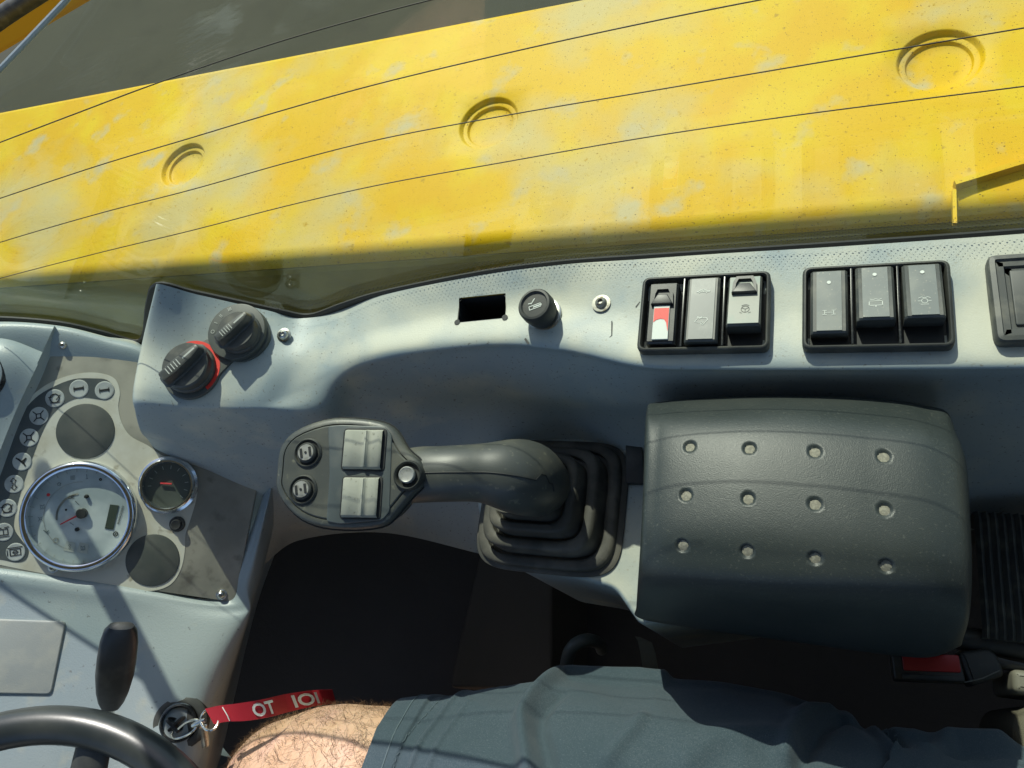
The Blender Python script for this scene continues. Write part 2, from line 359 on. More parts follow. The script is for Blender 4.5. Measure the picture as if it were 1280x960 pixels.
# far front: loader arm, its hose, seen past the front edge of the pane
arm = thing('loader_arm', (-2.6, 1.2, -.9), 'orange yellow loader arm glimpsed in the far upper left corner', 'loader arm')
p0 = at(-70, 30, -.2); p1 = at(45, -40, -.2)
d = (p1-p0).normalized(); side = Vector((-d.y, d.x, 0))
def beam(a, b, wd, ht):
    a = Vector(a); b = Vector(b); t = (b-a).normalized(); s = Vector((-t.y, t.x, 0)).normalized()*wd/2; uu = Vector((0, 0, ht/2))
    ring = lambda p: [p-s-uu, p+s-uu, p+s+uu, p-s+uu]
    return loft([ring(a), ring(b)], True, True, True)
mk('beam', beam(p0-d*.5+side*.10, p1+d*.6+side*.10, .3, .3), M['yellow2'], arm, smooth=False)
mk('flange', beam(p0-d*.5-side*.02, p1+d*.6-side*.02, .03, .34), M['yellow2'], arm, smooth=False)
hose = thing('hydraulic_hose', at(-60, 60, 0), 'thick black hydraulic hose beside the orange yellow loader arm', 'hose')
hp0 = at(-90, 92, 0); hp1 = at(95, -38, 0)
mk('hose', tube([hp0, (hp0+hp1)/2+Vector((0, 0, .01)), hp1], .028, 14, per=10), M['rubber'], hose)
mk('end_fitting', tube([hp1, hp1+(hp1-hp0).normalized()*.1], .034, 12), M['steel'], hose)

# ------------------------------------------------------------------ side window
GL = [(.95, .272), (.5, .272), (.2, .2715), (.05, .2710), (-.05, .2700), (-.15, .2680), (-.225, .2625), (-.30, .2530), (-.365, .2402), (-.44, .2375), (-.52, .2355), (-.60, .2300), (-.68, .2180), (-.80, .1900)]
GC = [Vector((p[0], p[1], 0)) for p in cr([(a, b, 0) for a, b in GL], 10)]
def gy(x):
    for a, b in zip(GC, GC[1:]):
        if b.x <= x <= a.x: t = (x-a.x)/(b.x-a.x); return a.y+(b.y-a.y)*t
    return GC[-1].y
def gnorm(x):
    e = .004; d = Vector((-2*e, gy(x-e)-gy(x+e), 0)).normalized(); return Vector((d.y, -d.x, 0)) if d.y*0-(-d.x) > 0 and -d.x > 0 else Vector((-d.y, d.x, 0))
def onglass(u, v, off=0):              # where the sight line through that place of the photograph meets the pane
    r = ray(u, v); t = .2
    lo, hi = 0.05, 2.0
    f = lambda t: (CAM+r*t).y - (gy((CAM+r*t).x)-off)
    for _ in range(60):
        mid = (lo+hi)/2
        if f(mid) < 0: lo = mid
        else: hi = mid
    return CAM+r*lo
win = thing('side_window', (0, .27, .62), 'large curved side window pane with fine heating wires above the console', 'window')
arcp = [onglass(u, v) for u, v in [(-30, 125), (0, 85), (22, 57), (45, 34), (70, 14), (90, 0), (140, -34), (230, -80)]]
def xfront(z):                         # front edge of the pane at height z (the bright curved rim)
    A = sorted(arcp, key=lambda p: p.z)
    if z <= A[0].z: return A[0].x-(A[0].z-z)*9
    for a, b in zip(A, A[1:]):
        if z <= b.z: t = (z-a.z)/(b.z-a.z); return a.x+(b.x-a.x)*t
    return min(A[-1].x+(z-A[-1].z)*.9, .3)
zs = [.60, .63, .66, .69, .715]+[.73+.006*k for k in range(24)]+[.89+.03*k for k in range(8)]+[1.2, 1.35, 1.5, 1.66]
g = []
xr = .95
def gx_lin(z, k, n):
    xf_ = max(xfront(z), -.795); return xr+(xf_-xr)*k/n
def glass_sheet(off):
    return [[Vector((gx_lin(z, k, 90), gy(gx_lin(z, k, 90))+off, z)) for k in range(91)] for z in zs]
A = glass_sheet(.0); B = glass_sheet(.004)
V = [p for r in A for p in r]; m = 91; n = len(A)
F = [(i*m+j, i*m+j+1, (i+1)*m+j+1, (i+1)*m+j) for i in range(n-1) for j in range(m-1)]
V2 = V+[p for r in B for p in r]; o = n*m
F2 = F+[(o+a, o+d_, o+c, o+b) for a, b, c, d_ in F]
F2 += [(i*m+m-1, o+i*m+m-1, o+(i+1)*m+m-1, (i+1)*m+m-1) for i in range(n-1)]
mk('pane', (V2, F2), M['glass'], win)
mk('edge_trim', tube([(max(xfront(z), -.795)-.001, gy(max(xfront(z), -.795))+.002, z) for z in zs[:-3]], .0014, 8), M['cowl'], win)
for row in ([(-40, 193), (0, 178), (100, 140), (199, 103), (340, 55), (480, 15), (640, -25)],
            [(-40, 262), (0, 248), (120, 208), (240, 172), (360, 136), (480, 103), (640, 65), (800, 30), (950, 0), (1150, -36)],
            [(-40, 318), (0, 303), (120, 268), (240, 237), (360, 203), (480, 173), (640, 143), (800, 116), (960, 89), (1120, 62), (1280, 35), (1420, 12)],
            [(-40, 361), (0, 348), (120, 317), (240, 288), (360, 257), (480, 230), (640, 201), (800, 173), (960, 149), (1120, 128), (1280, 108), (1420, 89)]):
    mk('heater_wire', tube([onglass(u, v, .0006) for u, v in row], .00033, 5, per=8), M['wire'], win)
# lower wire hidden in the dark band of the photo but casting the fifth line on the armrest
def run(z, x0, x1, off, r, n=60): return [Vector((x0+(x1-x0)*k/n, gy(x0+(x1-x0)*k/n)-off, z)) for k in range(n+1)]
a_ = run(.629, .95, -.40, .0015, 0, 120); b_ = run(.640, .95, -.40, .0015, 0, 120)
fr = mk('frit_band', loft([a_, b_], False), M['frit'], win)
seal = thing('window_seal', (0, .27, .62), 'black rubber seal running along the base of the side window', 'seal')
SP = [(1420, 276), (1280, 291), (1050, 307), (800, 323), (700, 330), (600, 343), (480, 367), (430, 382), (388, 396), (350, 390), (300, 379), (240, 366), (198, 357), (187, 382), (177, 427), (130, 417), (75, 405), (0, 399), (-60, 401)]
mk('strip', tube([onglass(u, v, .0015) for u, v in SP], lambda t: (.0026, .0034), 8, per=5, up=(0, 1, 0)), M['seal'], seal)

# ------------------------------------------------------------------ side console (ledge, bowl, knob pod)
ZL = .6205
def L(u, v, z=ZL): return at(u, v, z)
def G(u, v): return onglass(u, v, .0035)
def dz(p, z, dx=0, dy=0): p = Vector(p); return Vector((p.x+dx, p.y+dy, z))
console = thing('side_console', (-.1, .2, .40), 'dusty blue grey moulded side console under the window, knob pod at its left end', 'console')
ctrl = [
 [G(198, 359), G(250, 369), G(330, 387), G(388, 397), G(480, 368), G(600, 344), G(700, 331), G(800, 324), G(900, 317), G(1050, 308), G(1280, 292), G(1440, 276)],
 [L(180, 430, .656), L(240, 440, .648), L(322, 452, .634), L(386, 440, .6215), L(470, 410), L(600, 385), L(700, 380), L(800, 390), L(900, 388), L(1050, 385), L(1280, 376), L(1440, 366)],
 [L(168, 492, .651), L(235, 498, .642), L(318, 503, .627), L(372, 487, .6180), L(460, 446), L(600, 427), L(700, 431), L(800, 452), L(900, 455), L(1050, 455), L(1280, 453), L(1440, 450)],
 [L(171, 516, .643), L(235, 517, .634), L(318, 518, .618), L(398, 518, .605), L(452, 474, .606), L(600, 442, .608), L(702, 446, .608), L(800, 464, .608), L(900, 466, .608), L(1050, 466, .608), L(1280, 464, .608), L(1440, 462, .608)],
 [L(178, 541, .618), L(240, 549, .605), L(326, 556, .580), L(415, 562, .560), L(460, 540, .560), L(600, 496, .565), L(705, 494, .565), L(796, 500, .572), L(900, 500, .572), L(1050, 498, .572), L(1280, 495, .572), L(1440, 492, .572)],
 [L(190, 556, .58), L(262, 590, .55), L(330, 620, .52), L(390, 620, .50), L(450, 605, .49), L(600, 560, .50), L(700, 548, .502), L(790, 556, .51), L(900, 560, .51), L(1050, 570, .51), L(1280, 575, .51), L(1440, 578, .51)],
 [L(215, 600, .50), L(275, 690, .43), L(318, 712, .41), L(372, 676, .41), L(480, 666, .41), L(608, 694, .41), L(700, 712, .42), L(800, 730, .42), L(900, 720, .42), L(1050, 700, .42), L(1280, 650, .42), L(1440, 640, .42)],
]
SLOT = [at(u, v, ZL) for u, v in [(575, 374), (633, 368), (631, 397), (572, 403)]]
def inq(p, Q):
    s = [((Q[(i+1) % 4]-Q[i]).cross(p-Q[i])).z for i in range(4)]; return all(a > 0 for a in s) or all(a < 0 for a in s)
ctrl = [[r[0].lerp(dz(r[0], r[0].z-.10, .012, 0), 1)]+r for r in ctrl]
cv, cf = patch(ctrl, 26, 20)
Q = [Vector((p.x, p.y, 0)) for p in SLOT]
keep = []; cut = set()
for f in cf:
    c = sum((cv[i] for i in f), Vector())/4
    if c.z > .6 and inq(Vector((c.x, c.y, 0)), Q): cut.update(f)
    else: keep.append(f)
used = set(i for f in keep for i in f)
for i in cut & used:                   # snap the ragged hole to the straight edges of the slot
    p = cv[i]; best = None
    for k in range(4):
        a, b = Q[k], Q[(k+1) % 4]; t = max(0, min(1, (Vector((p.x, p.y, 0))-a).dot(b-a)/(b-a).length_squared)); q = a+(b-a)*t
        dd = (q-Vector((p.x, p.y, 0))).length
        if best is None or dd < best[0]: best = (dd, q)
    cv[i] = Vector((best[1].x, best[1].y, p.z))
mk('moulding', (cv, keep), M['console'], console, angle=60)
sl_ = [Vector((q.x, q.y)) for q in Q]; c0 = sum(sl_, Vector((0, 0)))/4
ears = []
for q in sl_: ears.append(q)
def ring_at(z, s): return [(c0.x+(q.x-c0.x)*s, c0.y+(q.y-c0.y)*s, z) for q in sl_]
mk('slot', loft([ring_at(ZL+.0004, 1.012), ring_at(ZL-.003, 1.0), ring_at(ZL-.03, .96)], True, False, True), M['dark'], console, smooth=False)
for q in sl_:
    e = c0+(q-c0)*1.01; mk('slot_ear', tr(lathe([(.0021, 0), (.0021, .0004)], 14), e.x, e.y, ZL+.0002), M['dark'], console, smooth=False)
def screw(parent, p, n, r=.0052, m='steel'):
    s = mk('screw', lathe([(r*1.25, -.001), (r*1.25, .0006), (r*.95, .001), (r*.9, .0024), (r*.7, .0036), (r*.42, .0041), (r*.36, .0028), (r*.05, .0026)], 20), M[m], parent, frame(p, n)); return s
screw(console, L(355, 419, .628), (.3, -.1, 1), .0042)
bolt = L(752, 380, ZL)
screw(console, bolt, (0, 0, 1), .0042, 'dull')
mk('washer', lathe([(.0062, 0), (.0062, .0009), (.0035, .0012)], 24), M['dull'], console, frame(bolt+Vector((0, 0, .0003))))
# scratches and dents: fine dark scores in the worn top
for (a, b, wd) in [((765, 402), (765, 420), .0007), ((765, 420), (760, 424), .0006), ((800, 378), (795, 384), .0006), ((731, 356), (736, 362), .001), ((657, 424), (661, 430), .0014)]:
    pa, pb = L(*a, ZL), L(*b, ZL); mk('scratch', stroke([(pa.x, pa.y), (pb.x, pb.y)], wd, ZL+.0006), M['dark'], console, smooth=False)

# ------------------------------------------------------------------ rotary knobs on the pod
PN = Vector((.27, -.09, 1)).normalized()
def podpt(u, v): return atp(u, v, L(240, 448, .6480), PN)
ctr1, ctr2 = podpt(240, 462), podpt(304, 421)
XD = (ctr2-ctr1).normalized(); FK = frame(ctr1, PN, XD); dk = (ctr2-ctr1).length
r1 = .0192; r2 = .0160
knobs = thing('knob_label_plate', ctr1, 'black figure of eight label plate under two rotary knobs on the console pod', 'label plate')
out_ = circ(r1*1.18, 40, a0=R(40), a1=R(320))+circ(r2*1.25, 40, dk, 0, a0=R(-140), a1=R(140))
mk('plate', prism(rpoly(out_, .002, 2), -.004, .0012, .0004), M['blank'], knobs, FK)
mk('mark_plate', tr(prism(circ(r2*1.38, 48), -.004, .0055, .0006), dk-.0012, .0040), M['blank'], knobs, FK)
mk('red_arc', tr(ringflat(*[[Vector((rr_*math.cos(R(a)), rr_*math.sin(R(a)))) for a in range(-78, 72, 5)]+[] for rr_ in (r1*1.10, r1*.97)]), z=.0015) if False else
   tr(([Vector((rr_*math.cos(R(a)), rr_*math.sin(R(a)), .0015)) for rr_ in (r1*1.16, r1*1.01) for a in range(-82, 78, 5)], [(i, i+1, i+33, i+32) for i in range(31)]), 0), M['red'], knobs, FK, smooth=False)
def knob(r, name_lab, MM, ang):
    k = thing('rotary_knob', MM.translation, name_lab, 'knob', 'rotary knobs on the console pod')
    T = MM @ Matrix.Rotation(ang, 4, 'Z')
    mk('dial', lathe([(r, .001), (r, .003), (r*.96, .0042), (r*.93, .0046), (r*.91, .0098), (r*.85, .0110), (r*.2, .0112)], 48), M['rock'], k, T)
    bar = [(-r*.90, -r*.22), (-r*.25, -r*.26), (r*.55, -r*.20), (r*.90, -r*.12), (r*.90, r*.12), (r*.55, r*.20), (-r*.25, r*.26), (-r*.90, r*.22)]
    rings = []
    P = rpoly(bar, r*.1, 3)
    for ins, z in ((-.0026, .0106), (-.0010, .0118), (0, .0172), (.0005, .0182), (.0014, .0186)): rings.append([(q.x, q.y, z) for q in offs(P, ins)])
    mk('grip_bar', loft(rings, True, False, True), M['rock'], k, T)
    mk('pointer_mark', stroke([(r*.2, 0), (r*.72, 0)], r*.07, .0187), M['paint'], k, T, smooth=False)
    ridg = [stroke([(-r*.55+j*r*.13, -r*.14), (-r*.55+j*r*.13, r*.14)], r*.035, .0187) for j in range(5)]
    mk('grip_marks', join(*ridg), M['paint'], k, T, smooth=False)
    return k
knob(r1, 'larger left rotary knob with a red arc beside it', FK @ Matrix.Translation((0, 0, .0008)), R(10))
knob(r2, 'upper right rotary knob beside the marks 0, I, II and III', FK @ Matrix.Translation((dk+.0006, 0, .0035)), R(10))
FI = FK.inverted()
for s_, (u, v), sz in (('O', (263, 420), .0042), ('I', (265, 406), .0042), ('II', (271, 393), .0042), ('III', (286, 382), .0040)):
    q = FI @ podpt(u, v); ang = math.atan2(q.y, q.x-dk); q = Vector((dk+.001+r2*1.34*math.cos(ang), .001+r2*1.34*math.sin(ang), 0))
    mk('mark', xf(text_vf(s_, sz), Matrix.Translation((q.x, q.y, .0060)) @ Matrix.Rotation(ang-math.pi/2, 4, 'Z')), M['paint'], knobs, FK, smooth=False, label='white '+{'O': 'zero', 'I': 'one', 'II': 'two', 'III': 'three'}[s_]+' mark')

# ------------------------------------------------------------------ cigarette lighter
lt = L(680, 394, ZL)
light = thing('cigarette_lighter', lt, 'round black cigarette lighter knob standing up from the dusty ledge', 'lighter')
FL = frame(lt, (-.05, -.06, 1))
mk('knob', lathe([(.0098, 0), (.0098, .0045), (.0112, .0058), (.0118, .010), (.0116, .0165), (.0106, .0180), (.0092, .0183), (.0088, .0170), (.0083, .0166), (.002, .0168)], 44), M['rubber'], light, FL)
mk('base_ring', lathe([(.0125, -.001), (.0125, .0007), (.0112, .0014), (.010, .0014)], 40), M['steel'], light, FL)
RB = Matrix.Rotation(R(18), 4, 'Z')
mk('symbol', xf(join(stroke(rect(.0080, .0024, 0, cy=-.0015), .0005, .0171, True), stroke([(-.001, -.0015), (.0045, -.0015)], .0009, .0171), stroke([(-.004, .002), (-.0015, .0018), (.0008, .0042)], .0006, .0171), stroke([(-.0022, .0012), (.000, .0038)], .0004, .0171)), RB), M['white'], light, FL, smooth=False)

# ------------------------------------------------------------------ rocker switch banks
def quadframe(tl, tr_, br, bl):
    c = (tl+tr_+br+bl)/4; x = ((tr_-tl)+(br-bl)).normalized(); n = (tr_-tl).cross(tl-bl).normalized()
    if n.z < 0: n = -n
    w_ = ((tr_-tl).length+(br-bl).length)/2; h_ = ((tl-bl).length+(tr_-br).length)/2
    return frame(c, n, x), w_, h_
def bezel(parent, F, W, H, n=3):
    outer = rect(W, H, .005, 4)
    inner = rect(W-.0048, H-.0048, .003, 4)
    def rg(P, z): return [(p.x, p.y, z) for p in P]
    mk('bezel', loft([rg(outer, -.002), rg(outer, .0030), rg(offs(outer, .0006), .0040), rg(offs(outer, .0014), .0044), rg(offs(inner, -.0006), .0044), rg(inner, .0036), rg(offs(inner, .0006), -.0034)], True, False, True), M['rubber'], parent, F)
    mk('well_floor', prism(rect(W-.0085, H-.0085), -.0036, -.0028), M['dark'], parent, F, smooth=False)
    for k in range(1, n):
        x = -W/2+.0024+(W-.0048)*k/n
        mk('divider', tr(prism(rect(.0013, H-.0052), -.003, .0040, .0003), x), M['gloss'], parent, F)
def rocker(parent, F, x, yc, w_, h_, z0, z1, face='plate', side='rock', inset=.26):
    """z0 = height at the far end, z1 = height at the near end"""
    y0, y1 = yc-h_/2, yc+h_/2
    def body(xa, xb, dzv, ea=.0012):
        pr = [(y1, -.004), (y1, z0-.0012+dzv), (y1-.0012, z0+dzv), (y0+.0010, z1+dzv), (y0, z1-.0010+dzv), (y0+.0012, -.004)]
        return loft([[(xa+ea, y, min(z, z0 if y > yc else z1)-.0016*(z > 0)) for y, z in pr]]+[[(xx, y, z) for y, z in pr] for xx in (xa+2.1*ea, xb-2.1*ea)]+[[(xb-ea, y, min(z, z0 if y > yc else z1)-.0016*(z > 0)) for y, z in pr]], True, True, True)
    sw = mk('rocker_switch', body(x-w_/2, x+w_/2, 0), M[side], parent, F)
    iw = w_*(1-inset*2)
    e = .0006
    q = [(x-iw/2, y0+.0012, z1+e), (x+iw/2, y0+.0012, z1+e), (x+iw/2, y1-.0013, z0+e), (x-iw/2, y1-.0013, z0+e)]
    q2 = [(a, b, c-.0012) for a, b, c in q]
    mk('face_plate', ([*q2, *q], [(4, 5, 6, 7), (0, 1, 5, 4), (1, 2, 6, 5), (2, 3, 7, 6), (3, 0, 4, 7)]), M[face], sw, F, smooth=False)
    sl = math.atan2(z0-z1, h_)
    return sw, F @ Matrix.Translation((x, yc, (z0+z1)/2+e+.00025)) @ Matrix.Rotation(sl, 4, 'X')
def blob(r, x, y): return flat(circ(r, 14, x, y))
u_ = .001
def sym(parent, T, strokes, mt='white', lab=None): return mk('symbol', join(*strokes), M[mt], parent, T, smooth=False, label=lab)

# left bank
F1, W1, H1 = quadframe(L(805, 350, .6245), L(964, 342, .6245), L(962, 439, .6245), L(797, 443, .6245))
bank1 = thing('switch_bank', F1.translation, 'left bank of three rocker switches, one with a worn red and white plate', 'switch bank', 'rocker switch banks on the ledge')
bezel(bank1, F1, W1, H1)
pw = (W1-.0048)/3; hh = H1-.0065
def lock(parent, T, yo, w_, mt='black'):   # sliding lock: trapezoid ridge with an arch round it
    P = [(-w_*.45, -.007), (w_*.45, -.007), (w_*.20, -.0005), (-w_*.20, -.0005)]
    mk('lock_slide', tr(prism(P, -.0008, .0026, .0006), 0, yo), M[mt], parent, T)
    A_ = [(-w_*.45, -.007), (-w_*.42, .001), (-w_*.30, .0055), (w_*.30, .0055), (w_*.42, .001), (w_*.45, -.007)]
    B_ = [(-w_*.36, -.007), (-w_*.30, .0005), (-w_*.22, .0035), (w_*.22, .0035), (w_*.30, .0005), (w_*.36, -.007)]
    ribs = []
    for k in range(5):
        q = [Vector(A_[k]), Vector(A_[k+1]), Vector(B_[k+1]), Vector(B_[k])]
        ribs.append(prism(q[::-1], -.0006, .0016))
    mk('lock_arch', tr(join(*ribs), 0, yo), M[mt], parent, T, smooth=False)
x0 = -pw
sw, T = rocker(bank1, F1, x0, -.001, pw-.0045, hh-.004, .0065, .0060, 'black', 'black', .1)
lock(sw, T, hh*.25, pw*.62)
plw, plh = pw*.40, hh*.50
Pq = rect(plw, plh)
mk('worn_plate', tr(prism(Pq, -.001, .0008, .0002), 0, -hh*.165), M['white'], sw, T, smooth=False, label='white plate with worn red print')
wav = [(-plw/2*.94, plh*.42), (-plw/2*.94, .0), (-plw*.30, plh*.07), (-plw*.05, plh*.10), (plw*.2, plh*.08), (plw*.34, -plh*.02), (plw*.44, -plh*.24), (plw/2*.94, -plh*.28), (plw/2*.94, plh*.42)]
mk('red_print', tr(flat(wav[::-1], .0010), 0, -hh*.165), M['red'], sw, T, smooth=False, label='worn red print')
sw, T = rocker(bank1, F1, 0, 0, pw-.0025, hh-.001, .0062, .0085, 'platemid', 'rock', .17)
tort = [stroke([(-4, 0), (-2.6, .4), (-1.6, 1.4), (0, 1.9), (1.6, 1.4), (2.8, .3), (3.9, .6), (4.4, .1), (3.2, -.2), (-3.2, -.2)], .3, 0, True), stroke([(-2, -.3), (-2.4, -1)], .35), stroke([(2, -.3), (2.4, -1)], .35), stroke([(-1.3, .1), (-.6, 1.3), (.4, 0), (1.0, 1.3)], .22), stroke([(-1.8, .7), (2, .7)], .2)]
S1 = Matrix.Scale(.00095, 4)
sym(sw, T @ Matrix.Translation((0, hh*.25, 0)) @ S1, tort, 'white', 'tortoise symbol')
hare = [stroke([(-4, -.2), (-2.4, 1.6), (-2.2, 3.4), (-1.2, 2.0), (.6, 2.4), (3.4, 2.2), (3.9, .6), (2.6, -1), (1.4, -2.6), (.2, -2.4), (-.2, -1), (-2.4, -.9), (-3.4, -.6)], .3, 0, True), stroke([(-1.6, 2.1), (.8, 3.2), (-.9, 1.7)], .28, 0, True), stroke(circ(.8, 8, .6, -1), .25, 0, True)]
sym(sw, T @ Matrix.Translation((0, -hh*.20, 0)) @ S1, hare, 'white', 'running hare symbol')
sw, T = rocker(bank1, F1, pw, .0045, pw-.0025, hh-.009, .0045, .0105, 'plateworn', 'rock', .10)
lock(sw, T, hh*.24, pw*.66)
arc_ = [(3.4*math.cos(R(a)), 3.4*math.sin(R(a))) for a in range(50, 131, 16)]
sym(sw, T @ Matrix.Translation((.001, -hh*.16, 0)) @ S1, [stroke(circ(2.4, 20), .3, 0, True), stroke([(-2, 1), (0, 0), (2, 1)], .3), stroke([(0, 0), (0, -2.2)], .3), stroke(arc_, .3), stroke([(-3.2, -2.4), (-2, -3)], .3), stroke([(3.2, -2.4), (2, -3)], .3)], 'dark', 'steering wheel symbol')
# right bank
F2_, W2, H2 = quadframe(L(1003, 338, .6245), L(1186, 328, .6245), L(1194, 437, .6245), L(1003, 440, .6245))
bank2 = thing('switch_bank', F2_.translation, 'right bank of three plain grey rocker switches with small white dots', 'switch bank', 'rocker switch banks on the ledge')
bezel(bank2, F2_, W2, H2)
pw = (W2-.0048)/3; hh = H2-.0065
for k, dy_, zn in ((-1, -.0005, .0068), (0, .0030, .0100), (1, .0030, .0108)):
    sw, T = rocker(bank2, F2_, k*pw, .0028+dy_, pw-.0018, hh-.005-2*abs(dy_), .0055, zn, 'plate', 'rock', .20)
    mk('indicator_dot', tr(flat(circ(.0011, 14)), 0, hh*.25), M['white'], sw, T, smooth=False)
    if k == -1: ss = [stroke([(-3.6, 1.4), (-1.4, 1.4)], .3), stroke([(-3.6, -1.4), (-1.4, -1.4)], .3), stroke([(-2.5, 1.4), (-2.5, -1.4)], .3), stroke([(1.4, 1.4), (3.6, 1.4)], .3), stroke([(1.4, -1.4), (3.6, -1.4)], .3), stroke([(2.5, 1.4), (2.5, -1.4)], .3), stroke([(-2.2, 0), (2.2, 0)], .25)]; lab = 'axle symbol'
    elif k == 0: ss = [stroke(rect(7, 3, .4, 2), .35, 0, True), stroke([(-3, 3), (-1.6, 2.4), (0, 3), (1.6, 2.4), (3, 3)], .3), stroke([(0, -1.5), (0, -2.3)], .6)]; lab = 'window wiper symbol'
    else: ss = [stroke(circ(1.6, 12), .3, 0, True), stroke([(-3, 2), (-1.4, 2.8), (0, 2), (1.6, 2.8), (3, 2)], .3), stroke([(-3.4, 0), (-2, 0)], .3), stroke([(2, 0), (3.4, 0)], .3), stroke([(-2, -2.4), (2, -2.4)], .3)]; lab = 'washer symbol'
    sym(sw, T @ Matrix.Translation((0, -hh*.17, 0)) @ S1, ss, 'white', lab)
# blank plate at the right edge
F3, W3, H3 = quadframe(L(1233, 326, .6225), L(1372, 315, .6225), L(1384, 430, .6225), L(1240, 433, .6225))
bank3 = thing('blank_switch_plate', F3.translation, 'black framed blank switch plate at the right end of the ledge', 'switch plate')
o_ = rect(W3, H3, .005, 4); rg = lambda P, z: [(p.x, p.y, z) for p in P]
mk('frame', loft([rg(o_, -.002), rg(o_, .0045), rg(offs(o_, .001), .006), rg(offs(o_, .0035), .0064), rg(offs(o_, .0042), .0050), rg(offs(o_, .0075), .0050), rg(offs(o_, .0082), .0036)], True, False, True), M['rock'], bank3, F3)
mk('insert', prism(rect(W3-.020, H3-.020, .001, 2), .002, .0050, .0006), M['rock'], bank3, F3)
sym(bank3, F3 @ Matrix.Translation((-W3*.10, 0, .0053)) @ S1, [stroke(rect(4, 3), .3, 0, True), stroke([(-3, 0), (3, 0)], .3)], 'paint')

# ------------------------------------------------------------------ dashboard with the instrument panel
DN = Vector((.60, -.32, 1)).normalized(); DP = at(100, 640, .588)
FD = frame(DP, DN, (1, 0, -.7)); FDI = FD.inverted()
def dloc(u, v): q = FDI @ atp(u, v, DP, DN); return Vector((q.x, q.y))
def dpt(u, v, h=0): return atp(u, v, DP, DN)+DN*h
dash = thing('dashboard', DP-Vector((0, 0, .15)), 'pale blue grey dashboard moulding round the instrument panel at left', 'dashboard')
def dw(u, v, h): return atp(u, v, DP+DN*h, DN)
# cowl: rim round the panel then falling towards the wheel
top = [[G(-70, 403), G(0, 402), G(72, 408), G(130, 420), G(177, 431), G(198, 470)],
       [dw(-70, 420, .004), dw(0, 409, .004), dw(76, 413, .003), dw(135, 426, .001), dw(186, 442, 0), dw(215, 480, -.001)],
       [dw(-70, 470, -.004), dw(0, 470, -.004), dw(80, 470, -.004), dw(140, 470, -.004), dw(200, 480, -.004), dw(240, 500, -.004)]]
mk('rear_rim', patch(top, 14, 10), M['cowl'], dash, angle=60)
# left of the panel: bright shoulder and the deep groove beside the panel edge
lf = [[dw(68, 407, .006), dw(72, 412, .001), dw(77, 418, -.004)],
      [dw(44, 460, .008), dw(54, 465, .0005), dw(62, 470, -.004)],
      [dw(14, 525, .008), dw(24, 530, .0005), dw(34, 535, -.004)],
      [dw(-10, 590, .008), dw(0, 595, .0005), dw(10, 600, -.004)],
      [dw(-50, 690, .008), dw(-40, 695, .0005), dw(-30, 700, -.004)]]
mk('side_ridge', patch(lf, 8, 10), M['cowl'], dash, angle=60)
sh = [[G(-120, 402), G(-60, 402), G(0, 404), G(68, 410)],
      [dw(-120, 450, .004), dw(-60, 446, .010), dw(0, 440, .014), dw(46, 458, .0085)],
      [dw(-120, 520, .0), dw(-60, 520, .004), dw(-20, 520, .010), dw(16, 523, .0085)],
      [dw(-130, 620, .0), dw(-90, 620, .0), dw(-50, 620, .004), dw(-22, 620, .0085)]]
mk('shoulder', patch(sh, 12, 12), M['cowl'], dash, angle=60)
P2 = dw(0, 724, .005)-Vector((0, 0, .004)); N2 = Vector((.56, -.04, 1)).normalized()
def d2(u, v, dr=0): p = atp(u, v, P2, N2); return at(u, v, p.z-dr)
low = [[dw(-60, 702, -.004), dw(0, 706, -.004), dw(150, 728, -.004), dw(270, 748, -.004), dw(298, 700, -.004), dw(322, 640, -.004), dw(338, 585, -.004)],
       [dw(-60, 708, .002), dw(0, 713, .002), dw(150, 735, .002), dw(285, 756, .002), dw(303, 720, .002), dw(328, 640, .002), dw(343, 575, .002)],
       [dw(-60, 718, .005), dw(0, 724, .005), dw(150, 746, .005), dw(296, 764, .004), dw(312, 730, .004), dw(334, 640, .004), dw(350, 572, .004)],
       [d2(-60, 742), d2(0, 748), d2(150, 768), d2(292, 780), d2(318, 745, .012), d2(342, 650, .02), d2(358, 575, .03)],
       [d2(-60, 800), d2(0, 806), d2(140, 822), d2(276, 826), d2(306, 790, .045), d2(340, 668, .06), d2(360, 590, .07)],
       [d2(-60, 880), d2(0, 885), d2(135, 900), d2(258, 898, .004), d2(290, 850, .10), d2(330, 700, .12), d2(365, 610, .12)],
       [d2(-60, 985), d2(0, 990), d2(130, 1005), d2(245, 1000, .006), d2(272, 960, .19), d2(320, 760, .19), d2(365, 640, .19)]]
mk('lower_cowl', patch(low, 18, 14), M['cowl'], dash, angle=75)
# recessed side cover at the left edge, under the panel
LQ = [d2(-80, 768, .001), d2(84, 780, .001), d2(66, 864, .001), d2(-90, 868, .001)]
Fc, Wc, Hc = quadframe(LQ[0], LQ[1], LQ[2], LQ[3])
cover = mk('side_cover', prism(rect(Wc, Hc, .004, 4), -.01, .0035, .0012), M['cream'], dash, Fc)
mk('cover_gap', prism(rect(Wc+.003, Hc+.003, .005, 4), -.01, .0012, .0004), M['seal'], dash, Fc)
M['cover'] = mat('cover_plastic', (.25, .28, .265), .5, var=[((.31, .33, .29), 40, .45, .65, 6)], bump=(900, .3, .0004)); cover.data.materials[0] = M['cover']

panel = thing('instrument_panel', DP, 'grey instrument panel plate with warning lights and round gauges', 'instrument panel')
po = [dloc(u, v) for u, v in [(-40, 703), (0, 711), (293, 753), (330, 563), (250, 480), (178, 437), (76, 415), (-10, 610)]]
po = rpoly(po, [.002, .01, .006, .004, .01, .004, .006, .01], 5)
mk('plate', prism(po, -.006, .0, .0006), M['taupe'], panel, FD)
